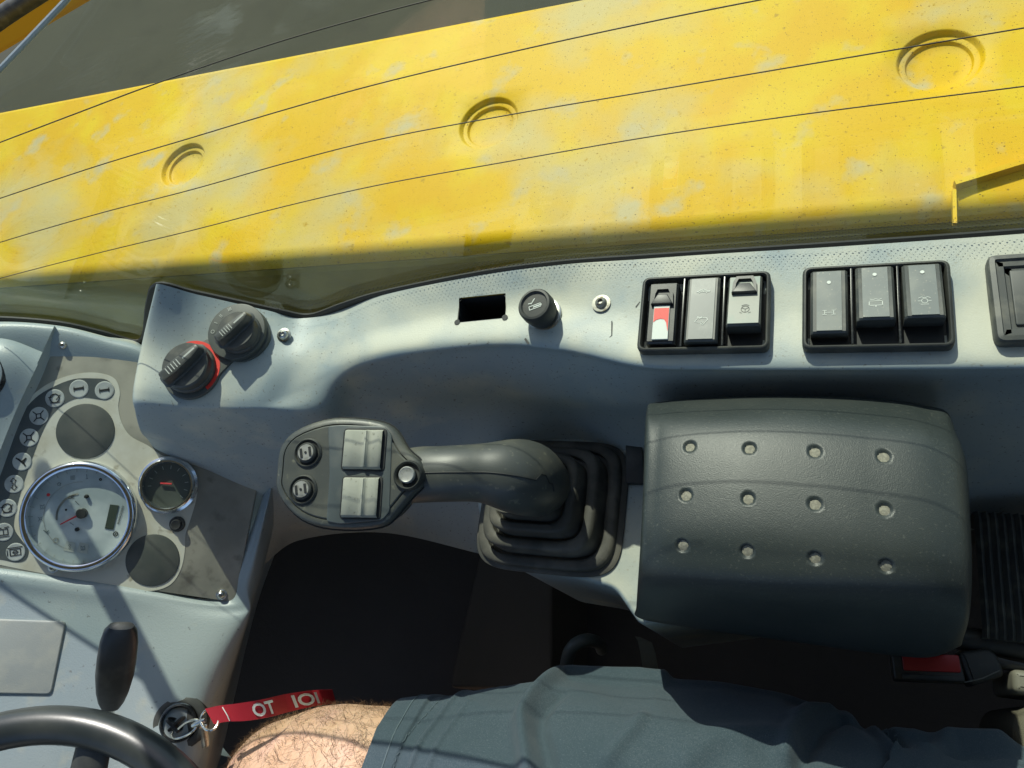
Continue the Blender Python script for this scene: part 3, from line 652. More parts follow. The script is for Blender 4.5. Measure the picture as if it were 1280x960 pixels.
# cream printed field
cp = [(-30, 640), (5, 560), (27, 510), (52, 485), (78, 472), (105, 466), (128, 467), (144, 474), (150, 490), (148, 508), (152, 528), (163, 545), (185, 557), (204, 570), (218, 572), (236, 578), (247, 600), (245, 625), (238, 650), (232, 668), (231, 690), (226, 712), (214, 730), (194, 738), (170, 737), (120, 728), (60, 718), (0, 706), (-30, 700)]
def smooth_px(P, per=4): return [Vector((a[0], a[1])) for a in cr([(x, y, 0) for x, y in P], per)]
def filled(P, z, mt, name, parent=panel, FR=None, label=None):
    bm = bmesh.new(); vs = [bm.verts.new((p.x, p.y, 0)) for p in P]; bm.faces.new(vs)
    r = bmesh.ops.extrude_face_region(bm, geom=bm.faces[:]); bmesh.ops.translate(bm, verts=[g_ for g_ in r['geom'] if isinstance(g_, bmesh.types.BMVert)], vec=(0, 0, z[1]-z[0]))
    bmesh.ops.translate(bm, verts=bm.verts[:], vec=(0, 0, z[0]))
    bmesh.ops.triangulate(bm, faces=[f for f in bm.faces if len(f.verts) > 4]); bmesh.ops.recalc_face_normals(bm, faces=bm.faces[:])
    me = bpy.data.meshes.new(name); bm.to_mesh(me); bm.free(); me.materials.append(M[mt])
    return mk(name, me, None, parent, FR or FD, label=label)
filled([dloc(p.x, p.y) for p in smooth_px(cp)], (-.0002, .0003), 'cream', 'printed_field')
cs = [(-30, 690), (-12, 600), (4, 560), (24, 522), (44, 498), (66, 484), (92, 474), (118, 473), (134, 475), (143, 485), (141, 495), (131, 500), (104, 497), (84, 503), (66, 518), (52, 543), (38, 580), (28, 610), (20, 640), (18, 660), (28, 676), (36, 688), (32, 700), (20, 703), (5, 700), (-10, 698)]
filled([dloc(p.x, p.y) for p in smooth_px(cs)], (.0001, .0005), 'strip', 'lamp_strip')
icons = {
 'bar': [stroke([(-3, 0), (3, .2)], 1.6), stroke([(-3.2, -1.6), (-3, 1.6)], .5), stroke([(3, -1.4), (3.2, 1.7)], .5)],
 'gear': [stroke(circ(3.2, 10), .7, 0, True), stroke([(-4, 1), (-2, 1), (0, 3)], .6), stroke([(4, 2), (1, -1)], .6), stroke([(-3, -3), (3, -3)], .6)],
 'cross': [stroke([(-3.5, 3.5), (-1.5, 1.5), (1.5, 1.5), (3.5, 3.5)], .7), stroke([(-3.5, -3.5), (-1.5, -1.5), (1.5, -1.5), (3.5, -3.5)], .7), stroke([(-1.5, 1.5), (-1.5, -1.5)], .7), stroke([(1.5, 1.5), (1.5, -1.5)], .7)],
 'box': [stroke(rect(6, 4), .6, 0, True), stroke([(-3.8, 3.4), (-1, 3)], .6), stroke([(3.8, 3.4), (1, 3)], .6), stroke([(-3.8, -3.4), (3.8, -3.4)], .6), stroke([(0, 2), (0, -2)], .5)],
 'flag': [stroke([(-3.4, 3), (0, 0), (3, 2), (1, -1), (2, -3.4)], 1.0), stroke([(-2, 2), (1, -1.4)], 1.2)],
 'arrows': [stroke([(0, 4.4), (2, 2.2), (1, 2.2), (1, .6), (-1, .6), (-1, 2.2), (-2, 2.2)], .5, 0, True), stroke([(0, -4.4), (2, -2.2), (1, -2.2), (1, -.6), (-1, -.6), (-1, -2.2), (-2, -2.2)], .5, 0, True)],
 'batt': [stroke(rect(7, 4.5), .6, 0, True), stroke([(-5, 3.4), (5, 3.4)], .6), stroke([(-2, 0), (2, 0)], .6), stroke(circ(1.4, 8), .5, 0, True), stroke([(-5.4, 2), (-5.4, -2)], .6)]}
for (u, v), ic in zip([(131, 488), (99, 486), (69, 498), (49, 520), (37, 547), (28, 577), (18, 605), (9.5, 635), (5, 665), (20, 690)], ['bar', 'bar', 'gear', 'cross', 'cross', 'flag', 'arrows', 'gear', 'box', 'batt']):
    q = dloc(u, v); e = (dloc(u+11.3, v)-dloc(u-11.3, v)).length/2
    Tt = FD @ Matrix.Translation((q.x, q.y, .0005))
    lm = mk('warning_light', lathe([(e*1.08, 0), (e*1.06, .0003), (e*.98, .0005), (e*.9, .0004)], 26), M['lamp'], panel, Tt)
    mk('symbol', join(*icons[ic]), M['dark'], lm, Tt @ Matrix.Translation((0, 0, .0007)) @ Matrix.Scale(e*.165, 4) @ Matrix.Rotation(R(20), 4, 'Z'), smooth=False)
for u, v, rp in ((107, 539, 37), (191, 700, 34)):
    q = dloc(u, v); e = (dloc(u+rp, v)-dloc(u-rp, v)).length/2
    mk('blank_cover', lathe([(e*1.0, 0), (e*.985, .0007), (e*.96, .0009), (e*.1, .0010)], 48), M['blank'], panel, FD @ Matrix.Translation((q.x, q.y, .0002)))
for u, v in ((80, 432), (67, 709), (277, 743), (307, 570)): screw(panel, dpt(u, v, .0002), DN, .0036)
# speedometer
q = dloc(100, 643); e = (dloc(100+73, 643)-dloc(100-73, 643)).length/2
TS = FD @ Matrix.Translation((q.x+.001, q.y-.001, 0)); 
sp = thing('speedometer', TS.translation, 'large pale faced speedometer in a chrome ring with red needle', 'gauge')
mk('bezel', lathe([(e*1.0, -.002), (e*1.0, .0050), (e*.985, .0068), (e*.95, .0080), (e*.905, .0082), (e*.87, .0072), (e*.855, .0050), (e*.85, .0015)], 72, cap1=False), M['chrome'], sp, TS)
dial = mk('dial', lathe([(e*.86, .0012), (e*.5, .0014), (e*.02, .0014)], 64), M['dial'], sp, TS)
mk('glass', tr(lathe([(e*.86, 0), (e*.4, .0006), (e*.02, .0008)], 48), 0, 0, .0066), M['lens'], sp, TS)
SI = TS.inverted()
def sl2(u, v): p = SI @ atp(u, v, TS.translation, DN); return Vector((p.x, p.y))
def px2(px, py): return (20+px/6, 560+py/6)      # from the enlarged view
def arcs(c, r, a0, a1, w_, n=24): return stroke([(c[0]+r*math.cos(R(a0+(a1-a0)*k/n)), c[1]+r*math.sin(R(a0+(a1-a0)*k/n))) for k in range(n+1)], w_)
hubc = sl2(*px2(505, 488))
prints = [arcs((0, 0), e*.62, 100, 275, .0003), arcs((0, 0), e*.40, 110, 200, .0016, 14)]
for a in range(60, 290, 12): prints.append(stroke([(e*.80*math.cos(R(a)), e*.80*math.sin(R(a))), (e*.84*math.cos(R(a)), e*.84*math.sin(R(a)))], .0004))
mk('scale_print', tr(join(*prints), 0, 0, .0017), M['taupe'], dial, TS, smooth=False)
def dm(name, u, v, strokes, s, mt): p = sl2(*px2(u, v)); mk(name, join(*strokes), M[mt], dial, TS @ Matrix.Translation((p.x, p.y, .0018)) @ Matrix.Scale(s, 4) @ Matrix.Rotation(R(18), 4, 'Z'), smooth=False)
M['faint'] = mat('faint_print', (.13, .17, .18), .5)
dm('beam_symbol', 432, 222, [stroke([(-3, k), (3, k)], .6) for k in (-2.4, -.8, .8, 2.4)], .0006, 'faint')
dm('trailer_symbol', 538, 214, [stroke([(0, -3), (0, 3)], .8), stroke([(-1.5, -3), (1.5, -3)], .6)], .0006, 'faint')
dm('warning_symbol', 640, 235, [stroke(circ(1.3, 8), 1.4, 0, True)], .0006, 'dark')
dm('oil_symbol', 205, 440, icons['box'], .0005, 'faint')
dm('symbol', 330, 270, icons['gear'], .0004, 'faint')
dm('symbol', 190, 530, icons['cross'], .0005, 'faint')
dm('symbol', 235, 630, icons['flag'], .0006, 'faint')
dm('fan_symbol', 305, 690, icons['gear'], .0006, 'taupe')
for u, v, ic in ((410, 738, 'arrows'), (508, 748, 'box')):
    p = sl2(*px2(u, v)); mk('lit_symbol_plate', tr(flat([(-.0042, -.0040), (.0042, -.0040), (.0036, .0040), (-.0036, .0040)], .00165), p.x, p.y), M['paint'], dial, TS, smooth=False)
    dm('symbol', u, v, icons[ic], .0005, 'faint')
dm('red_lamp', 250, 350, [flat(circ(2, 10))], .0007, 'needle')
dm('fuel_symbol', 425, 370, icons['batt'], .00045, 'dark')
dm('dot', 382, 462, [flat(circ(1.6, 10))], .0006, 'dark')
for (a, b) in (((538, 362), (538, 362)), ((468, 608), (468, 608))):
    p = sl2(*px2(*a)); mk('stop_pin', tr(lathe([(.0016, 0), (.0016, .002), (.001, .0024)], 16), p.x, p.y, .0016), M['dark'], dial, TS)
dm('tick', 465, 410, [stroke([(-2, 2.4), (2, -2.4)], .5)], .0007, 'dark')
dm('tick', 425, 565, [stroke([(-2, 1.4), (2, -2)], .5)], .0007, 'dark')
nd = sl2(*px2(345, 570)); 
mk('needle', tube([(hubc.x, hubc.y, .0036), (nd.x, nd.y, .0030)], lambda t: (.0010*(1-.5*t), .0004), 6), M['needle'], sp, TS)
mk('needle_hub', tr(lathe([(.0042, .0014), (.0042, .0046), (.0036, .0052), (.0005, .0053)], 28), hubc.x, hubc.y, 0), M['black'], sp, TS)
l4 = [sl2(*px2(a, b)) for a, b in ((712, 422), (777, 430), (735, 612), (672, 602))]
filled(l4[::-1], (.0014, .0019), 'lcd', 'hour_counter', sp, TS)
lt_ = sl2(*px2(795, 505)); ax_ = (sl2(*px2(825, 390))-sl2(*px2(765, 600))); aa = math.atan2(ax_.y, ax_.x)
tiny = [stroke([(k*.95, 0), (k*.95+.25, 1.1), (k*.95+.5, 0)], .22) if k % 2 else stroke(rect(.55, 1.1, 0, cx=k*.95+.3, cy=.55), .2, 0, True) for k in range(-6, 7)]
mk('small_lettering', join(*tiny), M['dark'], dial, TS @ Matrix.Translation((lt_.x, lt_.y, .0018)) @ Matrix.Rotation(aa, 4, 'Z') @ Matrix.Scale(.00125, 4), smooth=False)
dm('round_emblem', 753, 643, [stroke(circ(1.7, 14), .8, 0, True), flat(circ(.7, 8))], .0010, 'dark')
# small gauge
q = dloc(211, 606); e = (dloc(211+34, 606)-dloc(211-34, 606)).length/2
TG = FD @ Matrix.Translation((q.x, q.y, 0))
sg_ = thing('small_gauge', TG.translation, 'small dark faced round gauge in a steel ring, right of the speedometer', 'gauge')
mk('bezel', lathe([(e*1.1, -.001), (e*1.1, .002), (e*1.0, .0030), (e, .0062), (e*.96, .0072), (e*.90, .0072), (e*.86, .0055), (e*.85, .0015)], 48, cap1=False), M['chrome'], sg_, TG)
mk('dial', lathe([(e*.87, .0014), (e*.02, .0015)], 40), M['dial2'], sg_, TG)
mk('glass', tr(lathe([(e*.87, 0), (e*.02, .0005)], 36), 0, 0, .0058), M['lens'], sg_, TG)
mk('needle', tube([(.003, .0015, .0032), (-.006, .0002, .003)], .0007, 6), M['needle'], sg_, TG)
mk('scale_print', tr(join(*[stroke([(e*.62*math.cos(R(a)), e*.62*math.sin(R(a))), (e*.74*math.cos(R(a)), e*.74*math.sin(R(a)))], .0005) for a in range(-30, 220, 25)]), 0, 0, .0018), M['paint'], sg_, TG, smooth=False)
bt = dpt(222, 655)
pb = thing('push_button', bt, 'small black push button below the small gauge', 'button')
mk('collar', lathe([(.0064, -.001), (.0064, .0015), (.0056, .0024), (.0046, .0026)], 30), M['rubber'], pb, frame(bt, DN))
mk('cap', lathe([(.0042, 0), (.0042, .0050), (.0036, .0060), (.0026, .0057), (.0004, .0055)], 26), M['black'], pb, frame(bt, DN))
# air vent, mostly beyond the left edge
vn = dw(-28, 468, .013)
vent = thing('air_vent', vn, 'round black air vent cut off by the left edge of the photo', 'air vent')
mk('ring', lathe([(.0225, -.006), (.0225, .001), (.0200, .003), (.0180, .001), (.0175, -.004)], 40), M['gloss'], vent, frame(vn, DN))
for k in range(4): mk('louvre', tr(prism(rect(.034*math.sqrt(1-((k-1.5)/3)**2), .0016), -.004, .0015, .0003), 0, (k-1.5)*.0075), M['black'], vent, frame(vn, DN))

RA, RBk = d2(142, 752), d2(212, 885)
def tosun(p, y): return p+SUNV*((y-p.y)/SUNV.y)
g1, g2 = tosun(RA, .32), tosun(RBk, .32)  # unseen bar set towards the sun, added to cast the dash shadow band
gd = (g2-g1).normalized()
blocker = thing('grab_rail', g1-gd*.1, 'slim black grab rail outside the window, beyond the left edge of the photo', 'rail')
mk('rail', tube([g1-gd*.05, g2+gd*.35], .0085, 14), M['frame'], blocker)
print('RAIL', g1, g2)
# ------------------------------------------------------------------ stalk, ignition, lanyard, steering wheel
lz = d2(138, 884).z
st = thing('column_lever', L(138, 892, lz), 'black paddle shaped lever standing behind the steering wheel', 'lever')
ta, tb = L(138, 884, lz+.030), L(152, 780, lz+.075)
axd = (tb-ta)
Pp = [ta+axd*t for t in (0, .08, .2, .4, .6, .8, .92, .98, 1.0)]
rw = [.0062, .0088, .0110, .0128, .0130, .0124, .0108, .0080, .003]; rt = [.004, .0050, .0055, .006, .006, .006, .0055, .004, .001]
cdir = (CAM-ta).normalized(); sdv = axd.cross(cdir).normalized()
rings = []
for p, a, b in zip(Pp, rw, rt):
    nn = sdv.cross(axd).normalized(); rings.append([p+sdv*a*math.copysign(abs(math.cos(t))**.75, math.cos(t))+nn*b*math.copysign(abs(math.sin(t))**.75, math.sin(t)) for t in [2*math.pi*k/20 for k in range(20)]])
mk('paddle', loft(rings, True, True, True), M['black'], st)
mk('stem', tube([L(130, 930, lz-.01), ta, ta+axd*.1], .0035, 10), M['steel'], st)
igc = atp(226, 903, P2, N2)+Vector((0, 0, .001)); IN = N2; IZ = igc.z+.022-.489; FG = frame(igc, IN)
ig = thing('ignition_switch', igc, 'round black ignition switch with the key in it', 'ignition switch')
mk('collar', lathe([(.0215, -.006), (.0210, .002), (.0190, .0036), (.0150, .0040), (.0140, .0026)], 44), M['rubber'], ig, FG)
mk('ring', lathe([(.0142, .002), (.0140, .0062), (.0128, .0072), (.0116, .0066), (.0112, .003)], 40, cap1=False), M['gloss'], ig, FG)
mk('barrel', lathe([(.0112, .002), (.0108, .0034), (.001, .0036)], 32), M['black'], ig, FG)
key = mk('key', tr(prism(rect(.0024, .013, .0008, 2), .003, .016, .0005), 0, 0), M['black'], ig, FG @ Matrix.Rotation(R(-35), 4, 'Z'))
mk('key_bow', xf(prism(rpoly([(-.007, .014), (-.0045, .004), (.0045, .004), (.007, .014), (.007, .024), (-.007, .024)], .003, 4), -.0012, .0012, .0005), Matrix.Rotation(R(-35), 4, 'Z') @ Matrix.Rotation(R(90), 4, 'X')), M['black'], key, FG)
# lanyard with its clip
def zz(u, v, z): return L(u, v, z)
lan = thing('key_lanyard', L(255, 900, .50), 'red lanyard with white lettering clipped to the ignition key', 'lanyard')
def zl(u, v, z): return L(u, v, z+IZ)
hk = [(244, 898), (236, 893), (228, 898), (219, 908), (222, 912), (215, 918), (214, 922), (220, 924), (232, 919), (243, 911), (247, 903)]
mk('clip_wire', tube([zl(244, 905, .489), zl(249, 901, .490), zl(243, 900, .490), zl(233, 903, .489), zl(223, 911, .487)], .0009, 8, per=6), M['nickel'], lan)
mk('clip_wire', tube([zl(246, 908, .489), zl(240, 915, .488), zl(229, 921, .486), zl(219, 923, .484), zl(215, 920, .482), zl(216, 915, .480)], .0009, 8, per=6), M['nickel'], lan)
mk('swivel', tube([zl(241, 907, .489), zl(257, 900, .491)], lambda t: .0022 if .2 < t < .8 else .0016, 10, per=4), M['nickel'], lan)
mk('split_ring', tube([zl(262+11*math.cos(a)*1.0, 900+13*math.sin(a), .491+.004*math.sin(a)) for a in [2*math.pi*k/24 for k in range(25)]], .0009, 8, caps=False), M['nickel'], lan)
mk('small_key', tube([zl(254, 908, .486), zl(256, 922, .470), zl(257, 933, .462)], lambda t: (.0028, .0012), 8, per=4), M['steel'], lan)
top_e = [(257, 886, .492), (275, 882, .496), (300, 879, .497), (330, 874, .490), (356, 868, .470), (390, 863, .440), (415, 862, .40)]
bot_e = [(268, 905, .490), (285, 902, .492), (308, 901, .490), (338, 896, .482), (364, 889, .462), (397, 882, .434), (420, 880, .395)]
ta_ = cr([tuple(zl(*p)) for p in top_e], 6); tb_ = cr([tuple(zl(*p)) for p in bot_e], 6)
rib = []
for a, b in zip(ta_, tb_):
    a = Vector(a); b = Vector(b); nn = Vector((0, 0, .0007)); rib.append([a-nn, b-nn, b+nn, a+nn])
mk('strap', loft(rib, True, True, True), M['ribbon'], lan)
mk('stitch_line', tube([zl(278, 884, .4975), zl(284, 894, .4965), zl(287, 901, .4945)], .0004, 5), M['white'], lan)
def on_strap(s, t):                    # s along, t across (0 bottom .. 1 top)
    f = s*(len(ta_)-1); i = min(int(f), len(ta_)-2); f -= i
    a = Vector(ta_[i])*(1-f)+Vector(ta_[i+1])*f; b = Vector(tb_[i])*(1-f)+Vector(tb_[i+1])*f
    q = b+(a-b)*t; return q+(CAM-q).normalized()*.0016
def strap_text(s_, s0, s1, lab):
    vf = text_vf(s_, 1, bold=True); xs_ = [v.x for v in vf[0]]; ys_ = [v.y for v in vf[0]]
    V = [on_strap(s0+(v.x-min(xs_))/(max(xs_)-min(xs_))*(s1-s0), .12+(v.y-min(ys_))/(max(ys_)-min(ys_))*.76) for v in vf[0]]
    mk('lettering', (V, vf[1]), M['white'], lan, smooth=False, label=lab)
strap_text('OT', .40, .56, 'white letters O T'); strap_text('IOI', .70, .86, 'white letters partly in shade')
whc = L(-24, 1262, .625); WN = Vector((.30, .10, 1)).normalized()
wheel = thing('steering_wheel', whc, 'black steering wheel rim at the lower left corner', 'steering wheel')
FW = frame(whc, WN); pr_ = FW.inverted() @ atp(85, 907, whc, WN); RW = Vector((pr_.x, pr_.y)).length
NT = 120
rings = [[(math.cos(a)*(RW+.0126*math.cos(b)), math.sin(a)*(RW+.0126*math.cos(b)), .0125*math.sin(b)) for b in [2*math.pi*k/20 for k in range(20)]] for a in [2*math.pi*j/NT for j in range(NT+1)]]
mk('rim', loft(rings), M['rimm'], wheel, FW)
for a in (R(88), R(208), R(328)):
    mk('spoke', tube([(math.cos(a)*.03, math.sin(a)*.03, -.04), (math.cos(a)*RW*.5, math.sin(a)*RW*.5, -.03), (math.cos(a)*RW, math.sin(a)*RW, 0)], lambda t: (.020-.008*t, .006), 14, per=6, up=(0, 0, 1) if False else (-math.sin(a), math.cos(a), 0)), M['rubber'], wheel, FW)
mk('hub', tr(lathe([(.05, -.05), (.055, -.035), (.045, -.022), (.01, -.018)], 40), 0, 0, 0), M['black'], wheel, FW)
colm = thing('steering_column', whc-Vector((0, 0, .1)), 'pale grey steering column shroud behind the wheel rim', 'steering column')
mk('shroud', tube([whc+Vector((.0, .0, -.06)), whc+Vector((-.10, .04, -.16)), whc+Vector((-.16, .06, -.34))], lambda t: (.055+.02*t, .05), 24, per=5), M['cowl'], colm)

# ------------------------------------------------------------------ joystick pod, boot, grip
def poly(P, z): return [(lambda q: (q.x, q.y))(L(u, v, z)) for u, v in P]
def ccw(P):
    A = sum(P[i-1][0]*P[i][1]-P[i][0]*P[i-1][1] for i in range(len(P))); return P if A > 0 else P[::-1]
ZP = .505
pod = thing('joystick_pod', L(700, 650, .40), 'cream dusted grey pod carrying the joystick boot and the armrest box', 'console pod')
pp = ccw(rpoly(poly([(592, 610), (600, 560), (640, 548), (800, 546), (1100, 560), (1100, 740), (800, 782), (768, 736), (716, 722), (650, 712), (607, 688)], ZP), .006, 4))
mk('moulding', prism(pp, ZP-.17, ZP, .004, 4), M['console'], pod)
mk('bracket_plate', prism(ccw(rpoly(poly([(782, 604), (782, 556), (802, 552), (806, 604)], ZP+.004), .001, 2)), ZP-.001, ZP+.004, .0006), M['black'], pod)
boot = thing('joystick_boot', L(690, 630, ZP), 'stepped black rubber boot around the joystick foot', 'boot')
bc = L(690, 632, ZP); tc = L(655, 606, .548)
def sq(c, rx, ry, z, k=5.0, n=88):
    out = []
    for i in range(n):
        a = 2*math.pi*i/n; out.append((c.x+rx*math.copysign(abs(math.cos(a))**(2/k), math.cos(a)), c.y+ry*math.copysign(abs(math.sin(a))**(2/k), math.sin(a)), z))
    return out
R0x, R0y = (L(774, 632, ZP)-L(606, 632, ZP)).length/2, (L(690, 552, ZP)-L(690, 709, ZP)).length/2
steps = [(1.0, 0.0), (1.0, .13), (.985, .165), (.96, .18), (.885, .19), (.86, .175), (.85, .08), (.81, .08), (.805, .42), (.79, .455), (.765, .47), (.69, .48), (.665, .46), (.655, .34), (.615, .34), (.61, .68), (.595, .71), (.57, .725), (.50, .73), (.48, .71), (.475, .62), (.44, .64), (.43, 1.0)]
rings = []
for s_, h in steps:
    c = bc.lerp(tc, h); rings.append(sq(c, R0x*s_, R0y*s_, ZP+(tc.z-ZP)*h))
mk('bellows', loft(rings, True, False, True), M['boot'], boot, angle=45)
mk('flange', loft([sq(bc, R0x*1.07, R0y*1.05, ZP-.001), sq(bc, R0x*1.07, R0y*1.05, ZP+.0018), sq(bc, R0x*1.03, R0y*1.02, ZP+.0028)], True, False, True), M['boot'], boot)
# grip: head plane in front, tapering handle, elbow at the boot
hc = L(430, 591, .632)
HN = (CAM-hc).normalized()*.9+Vector((-.30, .02, .35)); HN.normalize()
HX = atp(505, 594, hc, HN)-atp(360, 588, hc, HN)
FH = frame(hc, HN, HX); HI = FH.inverted()
def hl(u, v, h=0): q = HI @ atp(u, v, hc+HN*h, HN); return Vector((q.x, q.y))
joy = thing('joystick', L(650, 600, .55), 'dark multifunction joystick with pale thumb rockers and round buttons', 'joystick')
ho = [(344, 590), (348, 560), (366, 538), (404, 523), (440, 521), (476, 526), (494, 537), (508, 560), (524, 575), (529, 592), (527, 606), (512, 622), (490, 648), (474, 658), (440, 662), (400, 659), (372, 648), (352, 628), (343, 608)]
HO = ccw([hl(p.x, p.y, .0) for p in smooth_px(ho+[ho[0]], 3)[:-1]])
rg3 = lambda P, z: [(p.x, p.y, z) for p in P]
hcn = sum(HO, Vector((0, 0)))/len(HO)
def shr(P, s, dx=0): return [hcn+(p-hcn)*s+Vector((dx, 0)) for p in P]
mk('head_shell', loft([rg3(shr(HO, .60, .012), -.034), rg3(shr(HO, .80, .006), -.026), rg3(shr(HO, .94, .001), -.014), rg3(HO, -.006), rg3(offs(HO, .0008), -.0018), rg3(offs(HO, .0026), -.0002), rg3(offs(HO, .0050), .0000), rg3(offs(HO, .0054), -.0012)], True, True, True), M['grip'], joy, FH)
mk('seam_line', tube([(p.x, p.y, -.006) for p in offs(HO, -.0003)]+[(offs(HO, -.0003)[0].x, offs(HO, -.0003)[0].y, -.006)], .0006, 6, caps=False), M['dark'], joy, FH)
face = offs(HO, .0058)
fp = mk('face_plate', loft([rg3(face, -.003), rg3(face, .0000), rg3(offs(face, .0008), .0007)], True, False, True), M['grip'], joy, FH)
# raised centre band under the two rockers
bandp = [hl(u, v, .001) for u, v in [(410, 533), (425, 531), (482, 533), (490, 545), (487, 640), (478, 650), (425, 655), (408, 652), (412, 590)]]
mk('centre_band', prism(ccw(rpoly(bandp, .002, 3)), -.001, .0014, .0007), M['strip'], joy, FH)
for pts in ([(430, 535), (480, 537), (479, 587), (428, 588)], [(430, 595), (476, 596), (473, 648), (424, 648)]):
    Pq = [HI @ atp(u, v, hc+HN*.003, HN) for u, v in pts]
    wF, ww, wh = quadframe(*[FH @ Vector((q.x, q.y, .0012)) for q in Pq])
    if wF.to_3x3().col[2].dot(HN) < 0: wF = wF @ Matrix.Rotation(math.pi, 4, 'X')
    mk('rocker_recess', prism(rect(ww*1.08, wh*1.04, .003, 3), -.001, .0009, .0003), M['dark'], joy, wF)
    secs = []
    prof_ = [(-.47, .0030), (-.43, .0046), (-.25, .0040), (-.05, .0030), (.02, .0032), (.05, .0052), (.09, .0054), (.12, .0034), (.22, .0036), (.40, .0046), (.46, .0034)]
    for yy, sc in ((-.5, .2), (-.47, .8), (-.44, 1), (.44, 1), (.47, .8), (.5, .2)):
        secs.append([(x*ww, yy*wh*.96, z*sc) for x, z in prof_])
    V_, F_ = loft(secs, False)
    mk('thumb_rocker', (V_, F_), M['greyrock'], joy, wF, angle=60)
for u, v in ((384, 566), (378, 612)):
    q = hl(u, v, .002); T = FH @ Matrix.Translation((q.x, q.y, .0004)); e = .0083
    b_ = mk('round_button', lathe([(e*1.22, -.001), (e*1.20, .0010), (e*1.08, .0020), (e*1.0, .0014), (e*.96, .0004), (e*.84, .0004), (e*.80, .0030), (e*.72, .0036), (e*.05, .0036)], 40), M['rubber'], joy, T)
    mk('cap_insert', lathe([(e*.66, .0034), (e*.64, .0041), (e*.02, .0041)], 30), M['silver'], b_, T)
    for s_ in (-1, 1): mk('cap_mark', xf(prism(rect(.0016, .0062), .0038, .0046), Matrix.Rotation(R(14), 4, 'Z') @ Matrix.Translation((s_*.0031, 0, 0))), M['dark'], b_, T, smooth=False)
    mk('cap_dot', lathe([(.0008, .004), (.0008, .0046)], 10), M['dark'], b_, T)
q = hl(510, 594, .002); T = FH @ Matrix.Translation((q.x, q.y, .0002)); e = .0078
b_ = mk('trigger_button', lathe([(e*1.28, -.004), (e*1.26, .0022), (e*1.12, .0036), (e*.98, .0024), (e*.92, .0005), (e*.70, .0005), (e*.68, .0040), (e*.60, .0048), (e*.02, .0044)], 40), M['rubber'], joy, T)
mk('silver_cap', lathe([(e*.70, .003), (e*.68, .0050), (e*.60, .0056), (e*.5, .0052), (e*.02, .0056)], 34), M['silver'], b_, T)
# handle
hp = [FH @ Vector((hl(455, 594).x, hl(455, 594).y, -.034)), L(515, 594, .604), L(560, 592, .602), L(600, 591, .594), L(636, 594, .584), L(660, 598, .566), L(674, 606, .540)]
rad = [(.016, .014), (.0190, .0150), (.0188, .0170), (.0198, .0182), (.0245, .0220), (.0258, .0240), (.023, .023)]
P_ = cr([tuple(p) for p in hp], 8); Rr = cr([(a, b, 0) for a, b in rad], 8)
rings = []
for i, p in enumerate(P_):
    p = Vector(p); t = (Vector(P_[min(i+1, len(P_)-1)])-Vector(P_[max(i-1, 0)])).normalized()
    sx = Vector((0, 1, 0)); sx = (sx-t*sx.dot(t)).normalized(); sy = t.cross(sx)
    rings.append([p+sx*Rr[i][0]*math.cos(a)+sy*Rr[i][1]*math.sin(a) for a in [2*math.pi*k/36 for k in range(36)]])
mk('handle', loft(rings, True, True, True), M['grip'], joy)
seam = [p[27] if False else max(p, key=lambda q: (q-Vector((0, -.02, 0))).z-.2*abs(q.y-.11)) for p in rings[3:-9]]
mk('handle_seam', tube([q+Vector((0, -.0005, .0001)) for q in seam], .00045, 5), M['dark'], joy)

# ------------------------------------------------------------------ armrest box
armt = thing('armrest', L(1000, 650, .50), 'dark padded armrest with twelve round dimples in three rows', 'armrest')
ctl = [
 [(812, 512, .555), (830, 503, .560), (900, 498, .561), (980, 496, .561), (1080, 498, .560), (1150, 506, .558), (1185, 520, .554)],
 [(808, 520, .574), (828, 514, .582), (900, 510, .585), (980, 508, .586), (1080, 513, .584), (1156, 524, .580), (1196, 545, .568)],
 [(806, 548, .584), (826, 545, .595), (900, 541, .600), (980, 540, .601), (1080, 546, .599), (1168, 556, .594), (1208, 580, .575)],
 [(804, 620, .588), (822, 620, .600), (900, 620, .606), (980, 622, .607), (1085, 628, .605), (1180, 636, .599), (1213, 650, .580)],
 [(801, 680, .586), (819, 684, .598), (900, 688, .604), (980, 692, .605), (1090, 700, .603), (1186, 708, .596), (1215, 715, .578)],
 [(798, 726, .577), (815, 732, .590), (900, 740, .596), (980, 746, .597), (1090, 752, .594), (1184, 760, .586), (1212, 768, .570)],
 [(796, 758, .545), (812, 766, .549), (900, 777, .548), (990, 788, .547), (1090, 802, .546), (1172, 808, .544), (1204, 798, .540)],
 [(796, 768, .520), (810, 776, .516), (900, 790, .510), (990, 802, .506), (1090, 816, .503), (1160, 822, .505), (1198, 808, .510)],
]
ctl = [[(u, v, z+.030-(.008 if k == 5 else .024 if k >= 6 else 0)) for u, v, z in r] for k, r in enumerate(ctl)]
C_ = [[L(*p) for p in r] for r in ctl]
C_ = [[dz(p, p.z-.05, 0, .002) for p in C_[0]]]+C_+[[dz(p, p.z-.06, 0, .010) for p in C_[-1]]]
C_ = [[dz(r[0], r[0].z-.06, .001, 0)]+r+[dz(r[-1], r[-1].z-.06, -.001, 0)] for r in C_]
dim = [(862, 558), (937, 560), (1019, 564), (1105, 570), (857, 619), (935, 623), (1019, 630), (1106, 637), (853, 682), (934, 689), (1019, 698), (1108, 708)]
